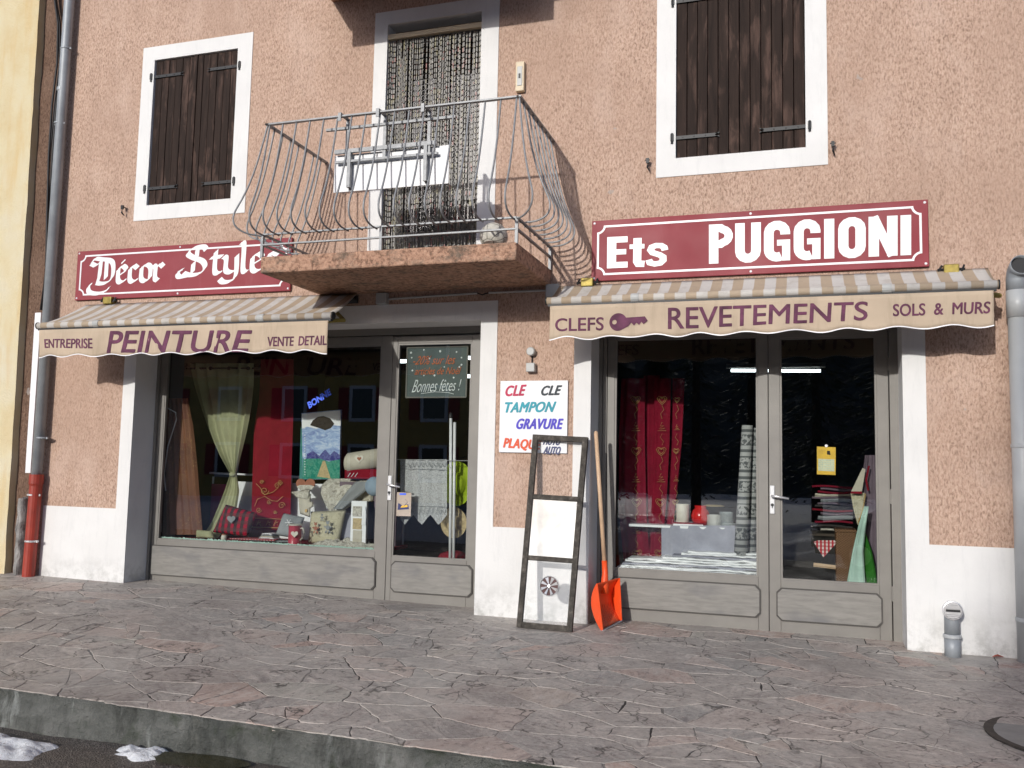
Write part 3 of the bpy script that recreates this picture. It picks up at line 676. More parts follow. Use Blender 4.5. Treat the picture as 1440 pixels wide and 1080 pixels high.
# ------------------------------------------------------------------ balcony
def balcony(x0, x1, zf, zb, y, railing, shadow_strip=False):
    root = part_root('balcony', (x0, 0, zb))
    m = MB()
    nx = 26
    m.box(x0, x1, y, .03, zb, zf)
    m.build('balcony_slab', M['slabstucco'], root, bevel=.012)
    if shadow_strip: box('shadow_fascia', M['slabstucco'], root, x0+.05, x1-.2, y+.03, y+.10, zb-.17, zb+.0)  # unseen strip added under the upper slab so its cast shadow reaches lower
    if not railing: return root
    zt_ = 3.945; ra, rb = zf+.183, zf+.098; yf = -.94; X0, X1 = -4.10, -1.955
    tr = MB()
    # top rail flat bars
    bars = [((X0, yf), (X1, yf)), ((X0, yf), (X0, 0)), ((X1, yf), (X1, 0))]
    for zz, hw, hh, nm in ((zt_, .017, .006, 'top_rail'), (ra, .012, .006, 'bottom_rail'), (rb, .012, .006, 'bottom_rail')):
        for (a, b) in bars:
            d = Vector((b[0]-a[0], b[1]-a[1], 0)).normalized(); nrm = Vector((-d.y, d.x, 0))*hw
            ex = d*hw if nm == 'top_rail' else d*0
            p = [Vector((a[0], a[1], zz-hh))-nrm-ex, Vector((b[0], b[1], zz-hh))-nrm, Vector((b[0], b[1], zz-hh))+nrm, Vector((a[0], a[1], zz-hh))+nrm-ex]
            off = Vector((0, 0, .0007 if (b[1] == 0) else 0))
            MB().hexa([q+off for q in p]+[q+off+Vector((0, 0, 2*hh)) for q in p]).build(nm, M['rail'], root)
    for (px_, py_) in ((X0, yf), (X1, yf), ((X0+X1)/2-.02, yf), (X0, -.03), (X1, -.03)):
        box('post', M['rail'], root, px_-.011, px_+.011, py_-.009, py_+.013, zf-.01, ra-.006)
    prof = [(0, 1.0), (.012, .93), (.035, .80), (.070, .62), (.115, .44), (.165, .29), (.205, .19), (.222, .12), (.210, .055), (.170, .015), (.11, -.008), (.05, -.012), (-.012, -.012)]
    H = zt_-ra
    def bar(base, outd, name='baluster'):
        pts = [Vector((base[0]+outd[0]*o, base[1]+outd[1]*o, ra+H*h)) for o, h in prof]
        # rounded square-ish bar
        fine = []
        for i in range(len(pts)-1):
            p0 = pts[max(i-1, 0)]; p1 = pts[i]; p2 = pts[i+1]; p3 = pts[min(i+2, len(pts)-1)]
            for s in (0, .5): fine.append(.5*((2*p1)+(-p0+p2)*s+(2*p0-5*p1+4*p2-p3)*s*s+(-p0+3*p1-3*p2+p3)*s**3))
        fine.append(pts[-1])
        MB().tube(fine, .0075, 6).build(name, M['rail'], root, smooth=True)
    n = 17
    for i in range(n+1): bar((X0+.02+(X1-X0-.04)*i/n, yf), (0, -1))
    for sgn, X in ((-1, X0), (1, X1)):
        for i in range(7): bar((X, yf+.10+i*.125), (sgn, 0))
        bar((X, yf), (sgn*.75, -.75))
    return root
def m_slab():
    t = NT('stained_slab_stucco'); n1 = t.noise(34, 5, .62); n2 = t.noise(6, 5, .7, sc=(1, 1, 1.6))
    c = t.ramp(n1, [(.36, (.20, .12, .085)), (.5, (.43, .255, .175)), (.68, (.55, .35, .25))])
    c = t.mix(c, (.12, .11, .09), t.ramp(n2, [(.50, 0), (.68, .75)])); return t.pbsdf(c, .92, 0, n1, .9, .02, .2)
M['slabstucco'] = m_slab()
bal = balcony(-4.10, -1.95, 2.850, 2.715, -.955, True)
up = balcony(-4.10, -1.95, 5.62, 5.47, -.955, False, True)

# bead curtain in the balcony door
bc = empty('bead_curtain', (-3.07, .06, 5.12), 'grey bead door curtain with yellow and red beads hanging in balcony doorway', 'curtain')
MB().box(BD[0]-.02, BD[1]+.02, .005, .045, 5.04, 5.085).build('curtain_rail', M['beige_plastic'], bc)
base = MB(); L = 5.04-2.88; nb = 44
for k in range(nb):
    z1 = 5.04-L*k/nb; z0 = z1-L/nb*.96; r = .0048; x = 0
    base.add([(x, 0, z1), (x-r, -r*.7, z1-.006), (x+r, -r*.7, z1-.006), (x+r, r*.7, z1-.006), (x-r, r*.7, z1-.006), (x-r, -r*.7, z0+.006), (x+r, -r*.7, z0+.006), (x+r, r*.7, z0+.006), (x-r, r*.7, z0+.006), (x, 0, z0)],
             [(0,1,2),(0,2,3),(0,3,4),(0,4,1),(1,5,6,2),(2,6,7,3),(3,7,8,4),(4,8,5,1),(9,6,5),(9,7,6),(9,8,7),(9,5,8)])
me = bpy.data.meshes.new('bead_strand'); me.from_pydata(base.v, [], base.f); me.materials.append(M['bead'])
ns_ = 74
for i in range(ns_):
    x = BD[0]+.01+(BD[1]-BD[0]-.02)*i/(ns_-1)+.006*math.sin(i*2.4)+random.uniform(-.0035, .0035)
    if abs(x+3.155) < .012 and i % 2: continue
    o = bpy.data.objects.new('bead_strand', me); COL.objects.link(o); o.parent = bc; o.location = Vector((x, .03+random.uniform(-.010, .010), random.uniform(-.03, .0)))-bc.location
# door leaf behind the beads
dl = part_root('balcony_door', (BD[0], .2, BD[2]))
MB().box(BD[0], BD[0]+.09, .2, .26, 2.86, 5.14).box(BD[1]-.09, BD[1], .2, .26, 2.86, 5.14).box(BD[0]+.09, BD[1]-.09, .2, .26, 2.86, 3.3).box(BD[0]+.09, BD[1]-.09, .2, .26, 5.05, 5.14).box(-3.10, -3.04, .2, .26, 3.3, 5.05).build('frame', M['frame'], dl)
MB().add([(BD[0]+.08, .24, 3.2), (BD[1]-.08, .24, 3.2), (BD[1]-.08, .24, 5.06), (BD[0]+.08, .24, 5.06)], [(0,1,2,3)]).build('glass_pane', M['glass'], dl)
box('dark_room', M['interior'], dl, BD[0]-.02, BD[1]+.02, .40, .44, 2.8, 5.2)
box('door_sill', M['concrete'], dl, BD[0], BD[1], -.005, .3, 2.845, 2.87)

# flower box holder on the railing
fb = empty('window_box_holder', (-3.05, -.86, 3.4), 'white panel with grey rack hooked inside the balcony railing', 'planter holder')
x0, x1 = -3.555, -2.56
MB().box(x0, x1, -.80, -.79, 3.38, 3.685).build('white_panel', M['white_clean'], fb, bevel=.002)
for zz, hh, xa, xb in ((3.70, .016, x0+.02, x1-.09), (3.615, .009, x0+.03, x1-.08), (3.89, .010, -3.62, -2.5)):
    MB().box(xa, xb, -.845, -.82, zz-hh, zz+hh).build('rack_bar', M['rail'], fb)
for xx in (-3.40, -2.74): MB().box(xx-.014, xx+.014, -.85, -.822, 3.40, 3.69).box(xx-.011, xx+.011, -.818, -.806, 3.39, 3.72).build('bracket', M['rail'], fb)
for xx in (-3.43, -3.10, -2.72): MB().box(xx-.013, xx+.013, -.965, -.82, 3.955, 3.967).box(xx-.013, xx+.013, -.970, -.962, 3.90, 3.967).box(xx-.013, xx+.013, -.836, -.826, 3.60, 3.955).build('hook', M['rail'], fb)
# ball on the balcony
fbk = empty('football', (-2.215, -.70, 2.965), 'worn cream leather football lying at the right front of the balcony floor', 'ball')
bmx = bmesh.new(); bmesh.ops.create_icosphere(bmx, subdivisions=4, radius=.108); me = bpy.data.meshes.new('ball_cover'); bmx.to_mesh(me); bmx.free()
ico = [Vector(p).normalized() for p in [(0,1,1.618),(0,-1,1.618),(0,1,-1.618),(0,-1,-1.618),(1,1.618,0),(-1,1.618,0),(1,-1.618,0),(-1,-1.618,0),(1.618,0,1),(-1.618,0,1),(1.618,0,-1),(-1.618,0,-1)]]
for p in me.polygons: p.use_smooth = True
me.materials.append(M['ball']); o = bpy.data.objects.new('ball_cover', me); COL.objects.link(o); o.parent = fbk

# ------------------------------------------------------------------ awnings
def awning(name, label, xb0, xb1, xf0, xf1, zb, zf, yf, drop, texts, droop):
    root = empty(name, ((xf0+xf1)/2, 0, zb), label, 'awning')
    def can(u, v):
        x = (xb0+(xb1-xb0)*u)*(1-v)+(xf0+(xf1-xf0)*u)*v; y = -.03*(1-v)+yf*v; z = zb*(1-v)+zf*v
        return (x, y, z-.018*math.sin(math.pi*v)+.004*math.sin(u*40)*math.sin(math.pi*v))
    MB().grid(can, 60, 10).build('canopy', M['stripe'], root, smooth=True, solid=.002)
    MB().tube([(xf0-.005, yf, zf-.008), (xf1+.005, yf, zf-.008)], .030, 14).build('front_roll', M['stripe'], root, smooth=True)
    MB().box(xf0+.01, xf1-.01, yf-.014, yf+.022, zf-.052, zf-.034).build('front_bar', M['iron'], root)
    for e in (xf0-.008, xf1): MB().lathe((e, yf, zf-.008), [(.033, 0), (.033, .010)], 14, 'x').build('end_cap', M['iron'], root)
    for uu in (.22, .78):
        xx = xf0+(xf1-xf0)*uu; MB().lathe((xx-.03, yf, zf-.008), [(.034, 0), (.036, .015), (.036, .045), (.034, .06)], 14, 'x').build('clip', M['plastic_grey'], root)
    zt0 = zf-.050
    wy = lambda x, z: (.011*math.sin(x*7.3)+.007*math.sin(x*17+1)+.006*math.sin(x*11+z*14))*min(1, max(0, (zt0-z)/drop))
    def val(u, v):
        x = xf0+.03+(xf1-xf0-.06)*u
        bot = drop+(.012+.006*noise.noise(Vector((x*2, 3, 0))))*math.cos(2*math.pi*(x-xf0)/.335+.5*noise.noise(Vector((x*1.3, 8, 0))))+droop(u)
        z = zt0-bot*v; return (x, yf-.018+wy(x, z), z)
    MB().grid(val, 150, 8).build('valance', M['valance'], root, smooth=True, solid=.0012)
    def hem(u, v):
        x, y, z = val(u, 1); return (x, y-.002+.004*v*0, z-.004+.008*v)
    MB().grid(hem, 150, 1).build('hem', M['signwhite'], root, solid=.002)
    for body, (pa, pb, pc, pd), bold, shear, sp in texts:
        q = [A(*p, yf-.018) for p in (pa, pb, pc, pd)]
        text('lettering', body, root, M['ink_purple'], q, .004, 0, shear, sp, out=-.0015, warp=wy, wt=bold*.2)
    MB().tube([(xb0, .0, zb-.05), (xb1, .0, zb-.05)], .035, 12).build('wall_roller', M['iron'], root)
    for xx in (xb0+.25, xb1-.25):
        MB().tube([(xx, -.02, zb-.12), (xx+.28, (yf)/2, (zb+zf)/2-.14), (xx-.02, yf+.02, zf-.05)], .018, 8).build('folding_arm', M['brass'], root)
    return root, wy
tL = [('ENTREPRISE', ((62, 489), (130, 490), (130, 476), (62, 477)), .012, 0, 1), ('PEINTURE', ((149, 496), (351, 495), (354, 465), (152, 466)), .030, .12, 1), ('VENTE  DETAIL', ((376, 487), (459, 485), (460, 472), (377, 474)), .012, 0, 1)]
awL, _ = awning('awning', 'half open striped awning with beige valance reading PEINTURE over the left shopfront', -6.70, -3.72, -6.685, -3.63, 2.715, 2.425, -.60, .245, tL, lambda u: .02*(u > .93)*math.sin((u-.93)*20))
tR = [('CLEFS', ((781, 466), (848, 464), (849, 446), (781, 448)), .012, 0, 1), ('REVETEMENTS', ((940, 463), (1219, 450), (1221, 424), (940, 433)), .016, 0, 1), ('SOLS  &  MURS', ((1256, 445), (1392, 440), (1393, 424), (1256, 428)), .012, 0, 1)]
awR, wyR = awning('awning', 'nearly closed striped awning with beige valance reading REVETEMENTS over the right shopfront', -1.87, 1.285, -1.862, 1.268, 2.70, 2.512, -.42, .235, tR, lambda u: .02*(1-u))
# the printed key
def key_sym():
    y = -.42-.018; yc = y
    def P_(px, py): p = A(px, py, y); return (p.x, p.z)
    c = P_(869.5, 453); r = (P_(882, 453)[0]-P_(857, 453)[0])/2
    m = MB(); n = 28; ri = r*.26; hc = (c[0]-r*.42, c[1]-.0)
    vs = []; 
    for k in range(n):
        a = 2*math.pi*k/n; vs += [(c[0]+r*math.cos(a), y-.0045, c[1]+r*math.sin(a)), (hc[0]+ri*math.cos(a), y-.0045, hc[1]+ri*math.sin(a))]
    m.add(vs, [(2*k, 2*((k+1) % n), 2*((k+1) % n)+1, 2*k+1) for k in range(n)])
    pts = [(879, 447), (907, 445), (911, 451), (905, 456), (902, 452.5), (899, 457), (895, 454), (892, 458), (888, 454), (884, 459), (877, 463)]
    pp = [P_(*q) for q in pts]; 
    m.prism(pp[::-1], y-.0052, y-.0040)
    m.v = [(x, yy+wyR(x, z), z) for x, yy, z in m.v]
    m.build('key_emblem', M['ink_purple'], awR)
key_sym()
for px, py in ((158, 424), (828, 399), (1336, 381)):
    p = A(px, py); e = empty('awning_bracket', (p.x, 0, p.z), {158: 'yellowed steel bracket above the left end of the PEINTURE awning', 828: 'yellowed steel bracket beside the lower left corner of the right red sign', 1336: 'yellowed steel bracket above the right end of the REVETEMENTS awning'}[px], 'bracket', 'steel brackets above the awnings')
    MB().box(p.x-.05, p.x+.05, -.075, .01, p.z-.035, p.z+.035).build('bracket_plate', M['brass'], e, bevel=.006)
    MB().tube([(p.x-.09, -.05, p.z), (p.x+.09, -.05, p.z)], .010, 6).tube([(p.x-.085, -.05, p.z-.012), (p.x-.06, -.06, p.z+.03)], .008, 6).tube([(p.x+.065, -.06, p.z-.02), (p.x+.085, -.05, p.z+.03)], .008, 6).build('bolt', M['iron'], e)

# ------------------------------------------------------------------ red enamel signs
def sign(label, x0, x1, z0, z1):
    r = empty('shop_sign', ((x0+x1)/2, -.02, z0), label, 'sign')
    MB().box(x0, x1, -.03, -.006, z0, z1).build('sign_board', M['signred'], r, bevel=.004)
    g = .045; c = .055; wd = .016; y = -.0325
    a, b, d, e = x0+g, x1-g, z0+g, z1-g
    def path(o):
        pts = []
        for (cx, cz, s) in ((a, d, 90), (b, d, 180), (b, e, 270), (a, e, 0)):
            rr = c-o
            for k in range(7):
                ang = math.radians(s-90*k/6.); 
                pts.append((cx+(0)+math.cos(ang)*(c+o), cz+math.sin(ang)*(c+o)))
        return pts
    def ring(o):   # concave corners
        pts = []
        for (cx, cz, s) in ((a, d, 90), (b, d, 180), (b, e, 270), (a, e, 0)):
            for k in range(7):
                t = k/6; ang = math.radians(s-90*t)
                pts.append((cx+math.cos(ang)*(c+(o if 1 else 0)), cz+math.sin(ang)*(c+o)))
        # push straight runs in by o
        res = []
        for (x, z) in pts: res.append((min(max(x, a+o), b-o), min(max(z, d+o), e-o)))
        return res
    R0, R1 = ring(0), ring(wd); n = len(R0)
    MB().add([(x, y, z) for x, z in R0]+[(x, y, z) for x, z in R1], [(k, (k+1) % n, (k+1) % n+n, k+n) for k in range(n)]).build('border_line', M['signwhite'], r, solid=.0015)
    for sx_ in (x0+.022, x1-.022, (x0+x1)/2):
        for sz in (z0+.022, z1-.022):
            MB().lathe((sx_, -.0305, sz), [(.010, 0), (.006, -.004)], 10, 'y').build('screw', M['signwhite'], r)
    return r
sR = sign('oxblood enamel sign reading Ets PUGGIONI above the right awning', -1.603, .903, 2.730, 3.229)
y = -.0305
GROT = 1 #, M['signwhite'], QP([(856, 375), (932, 371), (933, 333), (857, 336)], y), .0018, .012, 0, 1.12, wt=.017)
GROT = 1 #, M['signwhite'], QP([(997, 371), (1283, 358.5), (1283, 302), (997, 316)], y), .0018, .012, 0, 1.16, wt=.016)
def arc(cx, cz, r, a0, a1, n=7): return [(cx+r*math.cos(math.radians(a0+(a1-a0)*k/n)), cz+r*math.sin(math.radians(a0+(a1-a0)*k/n))) for k in range(n+1)]
def grot(ch):      # heavy condensed grotesque letters, cap height 1: (advance, [(centre line, width)])
    T = .225; h = T/2; W_ = .60; r = W_/2-h
    if ch == 'I': return .31, [([(h, 0), (h, 1)], T)]
    if ch == 'N': return .68, [([(h, 0), (h, 1)], T), ([(.62-h, 0), (.62-h, 1)], T), ([(h*.95, 1), (.62-h*.95, 0)], T*.86)]
    if ch == 'O': return .66, [(arc(h+r, 1-h*.85-r, r, 180, 0)+arc(h+r, h*.85+r, r, 0, -180)+[(h, 1-h*.85-r)], T)]
    if ch == 'U': return .67, [([(h, 1)]+arc(h+r, h*.85+r, r, 180, 360)+[(W_-h, 1)], T)]
    if ch == 'G': return .68, [([(W_-h, .66)]+arc(h+r, 1-h*.85-r, r, 0, 180)+arc(h+r, h*.85+r, r, 180, 300), T), ([(W_-h*.82, 0), (W_-h*.82, .53)], T*.82), ([(.30, .455), (W_, .455)], .15)]
    if ch == 'P': return .62, [([(h, 0), (h, 1)], T), ([(h, .90), (.28, .90)]+arc(.30, .695, .17, 80, -80)+[(.28, .49), (h, .49)], T*.87)]
    if ch == 'E': return .55, [([(h, 0), (h, 1)], T), ([(h, .905), (.50, .905)], .19), ([(h, .51), (.47, .51)], .17), ([(h, .095), (.51, .095)], .19)]
    if ch == 't': return .40, [([(.19, .93), (.19, .18), (.225, .105), (.37, .095)], .20), ([(.0, .66), (.36, .66)], .145)]
    if ch == 's': return .52, [([(.455, .50), (.43, .60), (.36, .655), (.24, .665), (.14, .62), (.11, .53), (.16, .44), (.33, .36), (.41, .29), (.415, .18), (.35, .10), (.22, .075), (.10, .12), (.07, .22)], .165)]
    return .3, []
def stroke(m, pts, wd, fn, y):
    P2 = [Vector(p) for p in pts]; n = len(P2); L = []
    for i, p in enumerate(P2):
        a = (P2[i]-P2[i-1]).normalized() if i else (P2[1]-P2[0]).normalized(); b = (P2[i+1]-P2[i]).normalized() if i < n-1 else a
        if (P2[0]-P2[-1]).length < 1e-4 and i in (0, n-1): a = (P2[-1]-P2[-2]).normalized(); b = (P2[1]-P2[0]).normalized()
        t_ = (a+b).normalized(); nn = Vector((-t_.y, t_.x))*(wd/2/max(.5, math.sqrt((1+a.dot(b))/2))); L += [fn(p+nn, y), fn(p-nn, y)]
    m.add(L, [(2*i, 2*i+2, 2*i+3, 2*i+1) for i in range(n-1)])
def grot_word(wrd, quad, parent, y0):
    q = [A(px, py, y0) for px, py in quad]; tot = sum(grot(c)[0] for c in wrd)-.06; x = 0
    for c in wrd:
        adv, sts = grot(c); m = MB()
        for i, (pts, wd) in enumerate(sts):
            def fn(p, y, x=x):
                u = (x+p.x)/tot; v = p.y; P3 = (q[0]*(1-u)+q[1]*u)*(1-v)+(q[3]*(1-u)+q[2]*u)*v; return (P3.x, y, P3.z)
            stroke(m, pts, wd, fn, y0-.001-.0005*i)
        m.build('letter', M['signwhite'], parent, solid=0); x += adv
grot_word('Ets', [(853.5, 377.5), (935, 374), (936, 330), (854, 333.5)], sR, -.0315)
grot_word('PUGGIONI', [(997, 371), (1283, 358.5), (1283, 302), (997, 316)], sR, -.0315)
sL = sign('oxblood enamel sign in white blackletter Décor Styles, partly behind the balcony', -6.846, -4.402, 2.765, 3.260)
# blackletter drawn with a broad nib
GL = {
 'D': (1.22, [[(.42, 1.42), (.38, .5), (.30, .12)], [(.70, 1.42), (.70, .35)], [(-.02, 1.30), (.12, 1.52), (.45, 1.47), (.85, 1.38), (1.02, 1.1), (1.02, .45), (.80, .12), (.5, .05), (.28, .10)], [(-.05, 1.25), (.15, 1.12), (.3, 1.2)], [(.05, .10), (-.12, -.12), (-.05, -.42), (.35, -.52), (.72, -.40), (.9, -.18)]]),
 'c': (.60, [[(.12, .82), (.12, .2), (.30, .03), (.55, .2)], [(.12, .82), (.32, .97), (.50, .80)]]),
 'e': (.62, [[(.12, .82), (.12, .2), (.30, .03), (.56, .22)], [(.12, .80), (.34, .98), (.52, .74), (.16, .44)]]),
 'o': (.68, [[(.12, .85), (.12, .2), (.34, .03), (.56, .2)], [(.56, .2), (.56, .80), (.34, .98), (.12, .82)]]),
 'r': (.60, [[(.0, .90), (.14, .80), (.14, .18), (.30, .04)], [(.14, .74), (.38, .98), (.54, .80)]]),
 't': (.52, [[(.20, 1.25), (.18, .2), (.34, .03), (.50, .16)], [(.0, .92), (.46, .94)]]),
 'y': (.68, [[(.0, .92), (.12, .82), (.12, .2), (.34, .05), (.54, .18)], [(.56, .95), (.56, -.05), (.38, -.40), (.05, -.46), (-.12, -.28)]]),
 'l': (.42, [[(.04, 1.62), (.16, 1.48), (.16, .18), (.32, .04)]]),
 's': (.60, [[(.52, .84), (.30, .98), (.12, .78), (.50, .40), (.44, .12), (.22, .02), (.04, .16)]]),
 'S': (1.22, [[(1.0, 1.36), (.85, 1.55), (.45, 1.50), (.22, 1.22), (.45, .98), (.85, .75), (.98, .40), (.75, .08), (.35, .02), (.05, .15)], [(.62, 1.46), (.60, .95)], [(.35, .02), (-.10, -.05), (-.18, .2), (.02, .34)], [(.48, .70), (.46, .15)]]),
 "'": (0, [[(.26, 1.12), (.46, 1.34)]])}
def nib(word, ox, oz, sx_, sz_, w_, y):
    m = MB(); k = 0
    n = (w_*.5*math.cos(math.radians(38)), w_*.5*math.sin(math.radians(38)))
    for ch in word:
        adv, strokes = GL[ch]
        for st in strokes:
            P_ = []
            for i in range(len(st)-1):
                p0 = st[max(i-1, 0)]; p1 = st[i]; p2 = st[i+1]; p3 = st[min(i+2, len(st)-1)]
                for s in (0, .2, .4, .6, .8):
                    f = lambda a, b, c, d: .5*((2*b)+(-a+c)*s+(2*a-5*b+4*c-d)*s*s+(-a+3*b-3*c+d)*s**3)
                    if len(st) <= 3: P_.append((p1[0]+(p2[0]-p1[0])*s, p1[1]+(p2[1]-p1[1])*s))
                    else: P_.append((f(p0[0], p1[0], p2[0], p3[0]), f(p0[1], p1[1], p2[1], p3[1])))
            P_.append(st[-1]); k += 1; yy = y-.0004*(k % 6)
            q = [(ox+x*sx_, oz+z*sz_) for x, z in P_]
            v = [c for x, z in q for c in ((x-n[0], yy, z-n[1]), (x+n[0], yy, z+n[1]))]
            e = .006; v2 = [c for x, z in q for c in ((x-n[0]-e, yy, z-n[1]+e), (x+n[0]-e, yy, z+n[1]+e))]
            m.add(v, [(2*i, 2*i+1, 2*i+3, 2*i+2) for i in range(len(q)-1)])
            # hairline weight so that thin turns do not vanish
            m.add([c for x, z in q for c in ((x+.004, yy-.0002, z-.005), (x-.004, yy-.0002, z+.005))], [(2*i, 2*i+1, 2*i+3, 2*i+2) for i in range(len(q)-1)])
        ox += adv*sx_
    return m, ox
a = A(124, 413, y); sxx, szz = .232, .172
bz = A(170, 398, y).z
m1, ox = nib("D", a.x+.03, bz-.005, .25, szz, .060, y-.001); m1.build('lettering', M['signwhite'], sL)
m1, ox2 = nib("'", A(162, 398, y).x, bz, sxx, szz, .035, y-.001); m1.build('lettering', M['signwhite'], sL)
m1, ox = nib("ecor", A(160, 400, y).x+.02, bz, sxx*.98, szz, .062, y-.001); m1.build('lettering', M['signwhite'], sL)
m1, ox = nib("Styles", A(252, 390, y).x+.03, A(256, 388, y).z, .262, szz*1.02, .064, y-.001); m1.build('lettering', M['signwhite'], sL)

# ------------------------------------------------------------------ small white sign
wsn = empty('price_board', (-2.07, -.02, 1.33), 'white board with coloured words CLE TAMPON GRAVURE PLAQUE fixed on the pier', 'sign')
MB().box(-2.365, -1.787, -.022, -.006, 1.333, 1.924).build('board', M['signboard'], wsn, bevel=.002)
y = -.0225
for b_, pts, mt, bo in (('CLE', [(711, 557), (738, 556), (740, 541), (712, 543)], 'ink_red', .045), ('CLE', [(761, 556), (788, 555), (790, 542), (763, 543)], 'ink_black', .045),
        ('TAMPON', [(710, 580), (779, 579), (782, 565), (711, 566)], 'ink_teal', .045), ('GRAVURE', [(726, 603), (791, 603), (792, 589), (728, 589)], 'ink_blue', .045),
        ('PLAQUE', [(708, 631.5), (760, 634.5), (761, 619.5), (709, 616)], 'ink_orange', .045), ('AUTO', [(764, 638), (787, 639), (789, 628.5), (766, 628)], 'ink_navy', .035), ('MOTO', [(764, 625), (787, 626), (789, 617), (766, 616)], 'ink_navy', .035)):
    text('lettering', b_, wsn, M[mt], QP(pts, y), .0012, 0, .22, 1.08, wt=bo*.11)

# small fixtures on the wall
def fixture(name, label, cat, px, py, kind):
    p = A(px, py); e = empty(name, (p.x, 0, p.z), label, cat); return e, p
e, p = fixture('doorbell_light', 'round and square pale grey boxes joined by a wire above the white board', 'wall fitting', 745, 505, 0)
q = A(746, 494, -.05); MB().lathe((q.x, .0, q.z), [(.036, 0), (.036, -.05), (.030, -.058)], 18, 'y').build('round_box', M['plastic_grey'], e, smooth=False)
q = A(746, 516.5, -.05); MB().box(q.x-.036, q.x+.036, -.06, .01, q.z-.036, q.z+.036).build('square_box', M['plastic_grey'], e, bevel=.004)
MB().tube([(q.x, -.008, q.z+.03), (q.x, -.008, q.z+.10)], .006, 6).build('wire', M['cable'], e)
p = A(733, 110); e = empty('switch_box', (p.x, 0, p.z), 'upright beige plastic box on the wall right of the balcony door', 'switch')
MB().box(p.x-.038, p.x+.038, -.045, .01, p.z-.13, p.z+.13).build('box_body', M['beige_plastic'], e, bevel=.006)
MB().box(p.x-.022, p.x+.022, -.050, -.044, p.z-.085, p.z+.085).build('cover', M['plastic_grey'], e, bevel=.003)
MB().box(p.x-.008, p.x+.008, -.054, -.049, p.z-.02, p.z+.02).build('button', M['iron'], e)
for lab, px, py, s in (('grey junction box on the wall under the left part of the balcony', 537, 420, .05), ('grey junction box beside the left end of the REVETEMENTS awning', 777, 409, .055)):
    p = A(px, py, -.04); e = empty('junction_box', (p.x, 0, p.z), lab, 'junction box', 'junction boxes under the balcony')
    MB().box(p.x-s, p.x+s, -.06, .01, p.z-s, p.z+s).build('box_body', M['plastic_grey'], e, bevel=.005)
a, b = A(545, 421), A(672, 414.5); c, d = A(688, 414), A(770, 411)
e = empty('wall_conduit', (a.x, 0, a.z), 'thin grey conduit running along the wall under the balcony slab', 'conduit')
MB().tube([(a.x, -.012, a.z), (b.x, -.012, a.z+.02)], .010, 8).build('conduit_tube', M['plastic_grey'], e); MB().tube([(b.x, -.012, a.z+.02), (b.x+.05, -.03, a.z), (c.x, -.012, a.z+.022)], .006, 6).build('wire', M['cable'], e)
MB().tube([(c.x, -.012, a.z+.02), (d.x, -.012, a.z+.02)], .010, 8).build('conduit_tube', M['plastic_grey'], e)

# ------------------------------------------------------------------ neighbouring house, joint strip, pipes at the left
nh = empty('neighbour_house', (-8, -.03, 0), 'yellow rendered house wall at the left edge beside the pink building', 'house')
def yw(u, v):
    z = -.6+12*v; xr = -7.475+.007*noise.noise(Vector((z*3, 0, 0)))+.006*noise.noise(Vector((z*17, 0, 0)))-(.012*z)
    return (-16+(xr+16)*(u**.4), -.05+.006*noise.noise(Vector((u*9, z, 0))), z)
g = MB().grid(yw, 20, 120)
for j in range(120): 
    a_ = g.v[j*21+20]; b_ = g.v[(j+1)*21+20]; g.add([a_, (a_[0]+.0, .3, a_[2]), (b_[0], .3, b_[2]), b_], [(0, 1, 2, 3)])
g.build('wall', M['yellow'], nh, smooth=False)
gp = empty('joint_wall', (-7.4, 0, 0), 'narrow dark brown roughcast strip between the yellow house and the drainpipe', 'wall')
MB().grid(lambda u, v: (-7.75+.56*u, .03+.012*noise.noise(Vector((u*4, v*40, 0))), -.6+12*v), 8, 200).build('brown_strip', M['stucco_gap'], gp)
def rough_col(u, v):
    z = -.1+.83*v+.07; x = -7.36+.105*u+.02*noise.noise(Vector((3, z*9, 0)))*(1 if u > .5 else .5)
    return (x, -.085+.09*(2*u-1)**4+.012*noise.noise(Vector((u*5, z*12, 2))), z)
MB().grid(rough_col, 10, 40).build('concrete_stub', M['concrete'], gp, solid=.06)
dp = empty('drainpipe', (-7.2, -.07, 0), 'grey zinc drainpipe with red brown foot at the left edge of the pink building', 'drainpipe')
PX, PY = -7.165, -.085
def ppt(px, py, y=PY): q = A(px, py, y); return (q.x, y, q.z)
top = ppt(97.5, 0); jn = ppt(51.5, 670); bt = ppt(40, 808)
MB().tube([(top[0], PY, 9), top, jn], .049, 16).build('zinc_pipe', M['zinc'], dp, smooth=True)
MB().tube([(jn[0], PY, jn[2]+.02), (jn[0], PY, jn[2]-.07), (jn[0], PY, jn[2]-.09), (bt[0], PY, .03)], [.066, .066, .058, .058], 16).build('plastic_pipe', M['redpipe'], dp, smooth=False)
for px, py, mat in ((93, 69, 'zinc'), (84, 174, 'zinc'), (59.5, 616, 'zinc'), (48, 696, 'steel'), (44.5, 761, 'steel')):
    q = ppt(px, py); r = .052 if py < 650 else .061
    MB().lathe((q[0], PY, q[2]-.008), [(r, 0), (r+.003, .004), (r+.003, .014), (r, .018)], 16).tube([(q[0]-r-.015, PY-.0, q[2]), (q[0]-r-.005, .02, q[2])], .008, 6).lathe((q[0]+r+.006, PY, q[2]-.010), [(.011, 0), (.011, .02)], 8).lathe((q[0]-r-.006, PY, q[2]-.010), [(.011, 0), (.011, .02)], 8).build('pipe_clamp', M[mat], dp)
q = ppt(88, 126); MB().lathe((q[0], PY, q[2]-.02), [(.050, 0), (.053, .005), (.053, .035), (.050, .04)], 16).build('pipe_collar', M['zinc'], dp)
a, b = A(56, 440, -.03), A(41, 665, -.03)
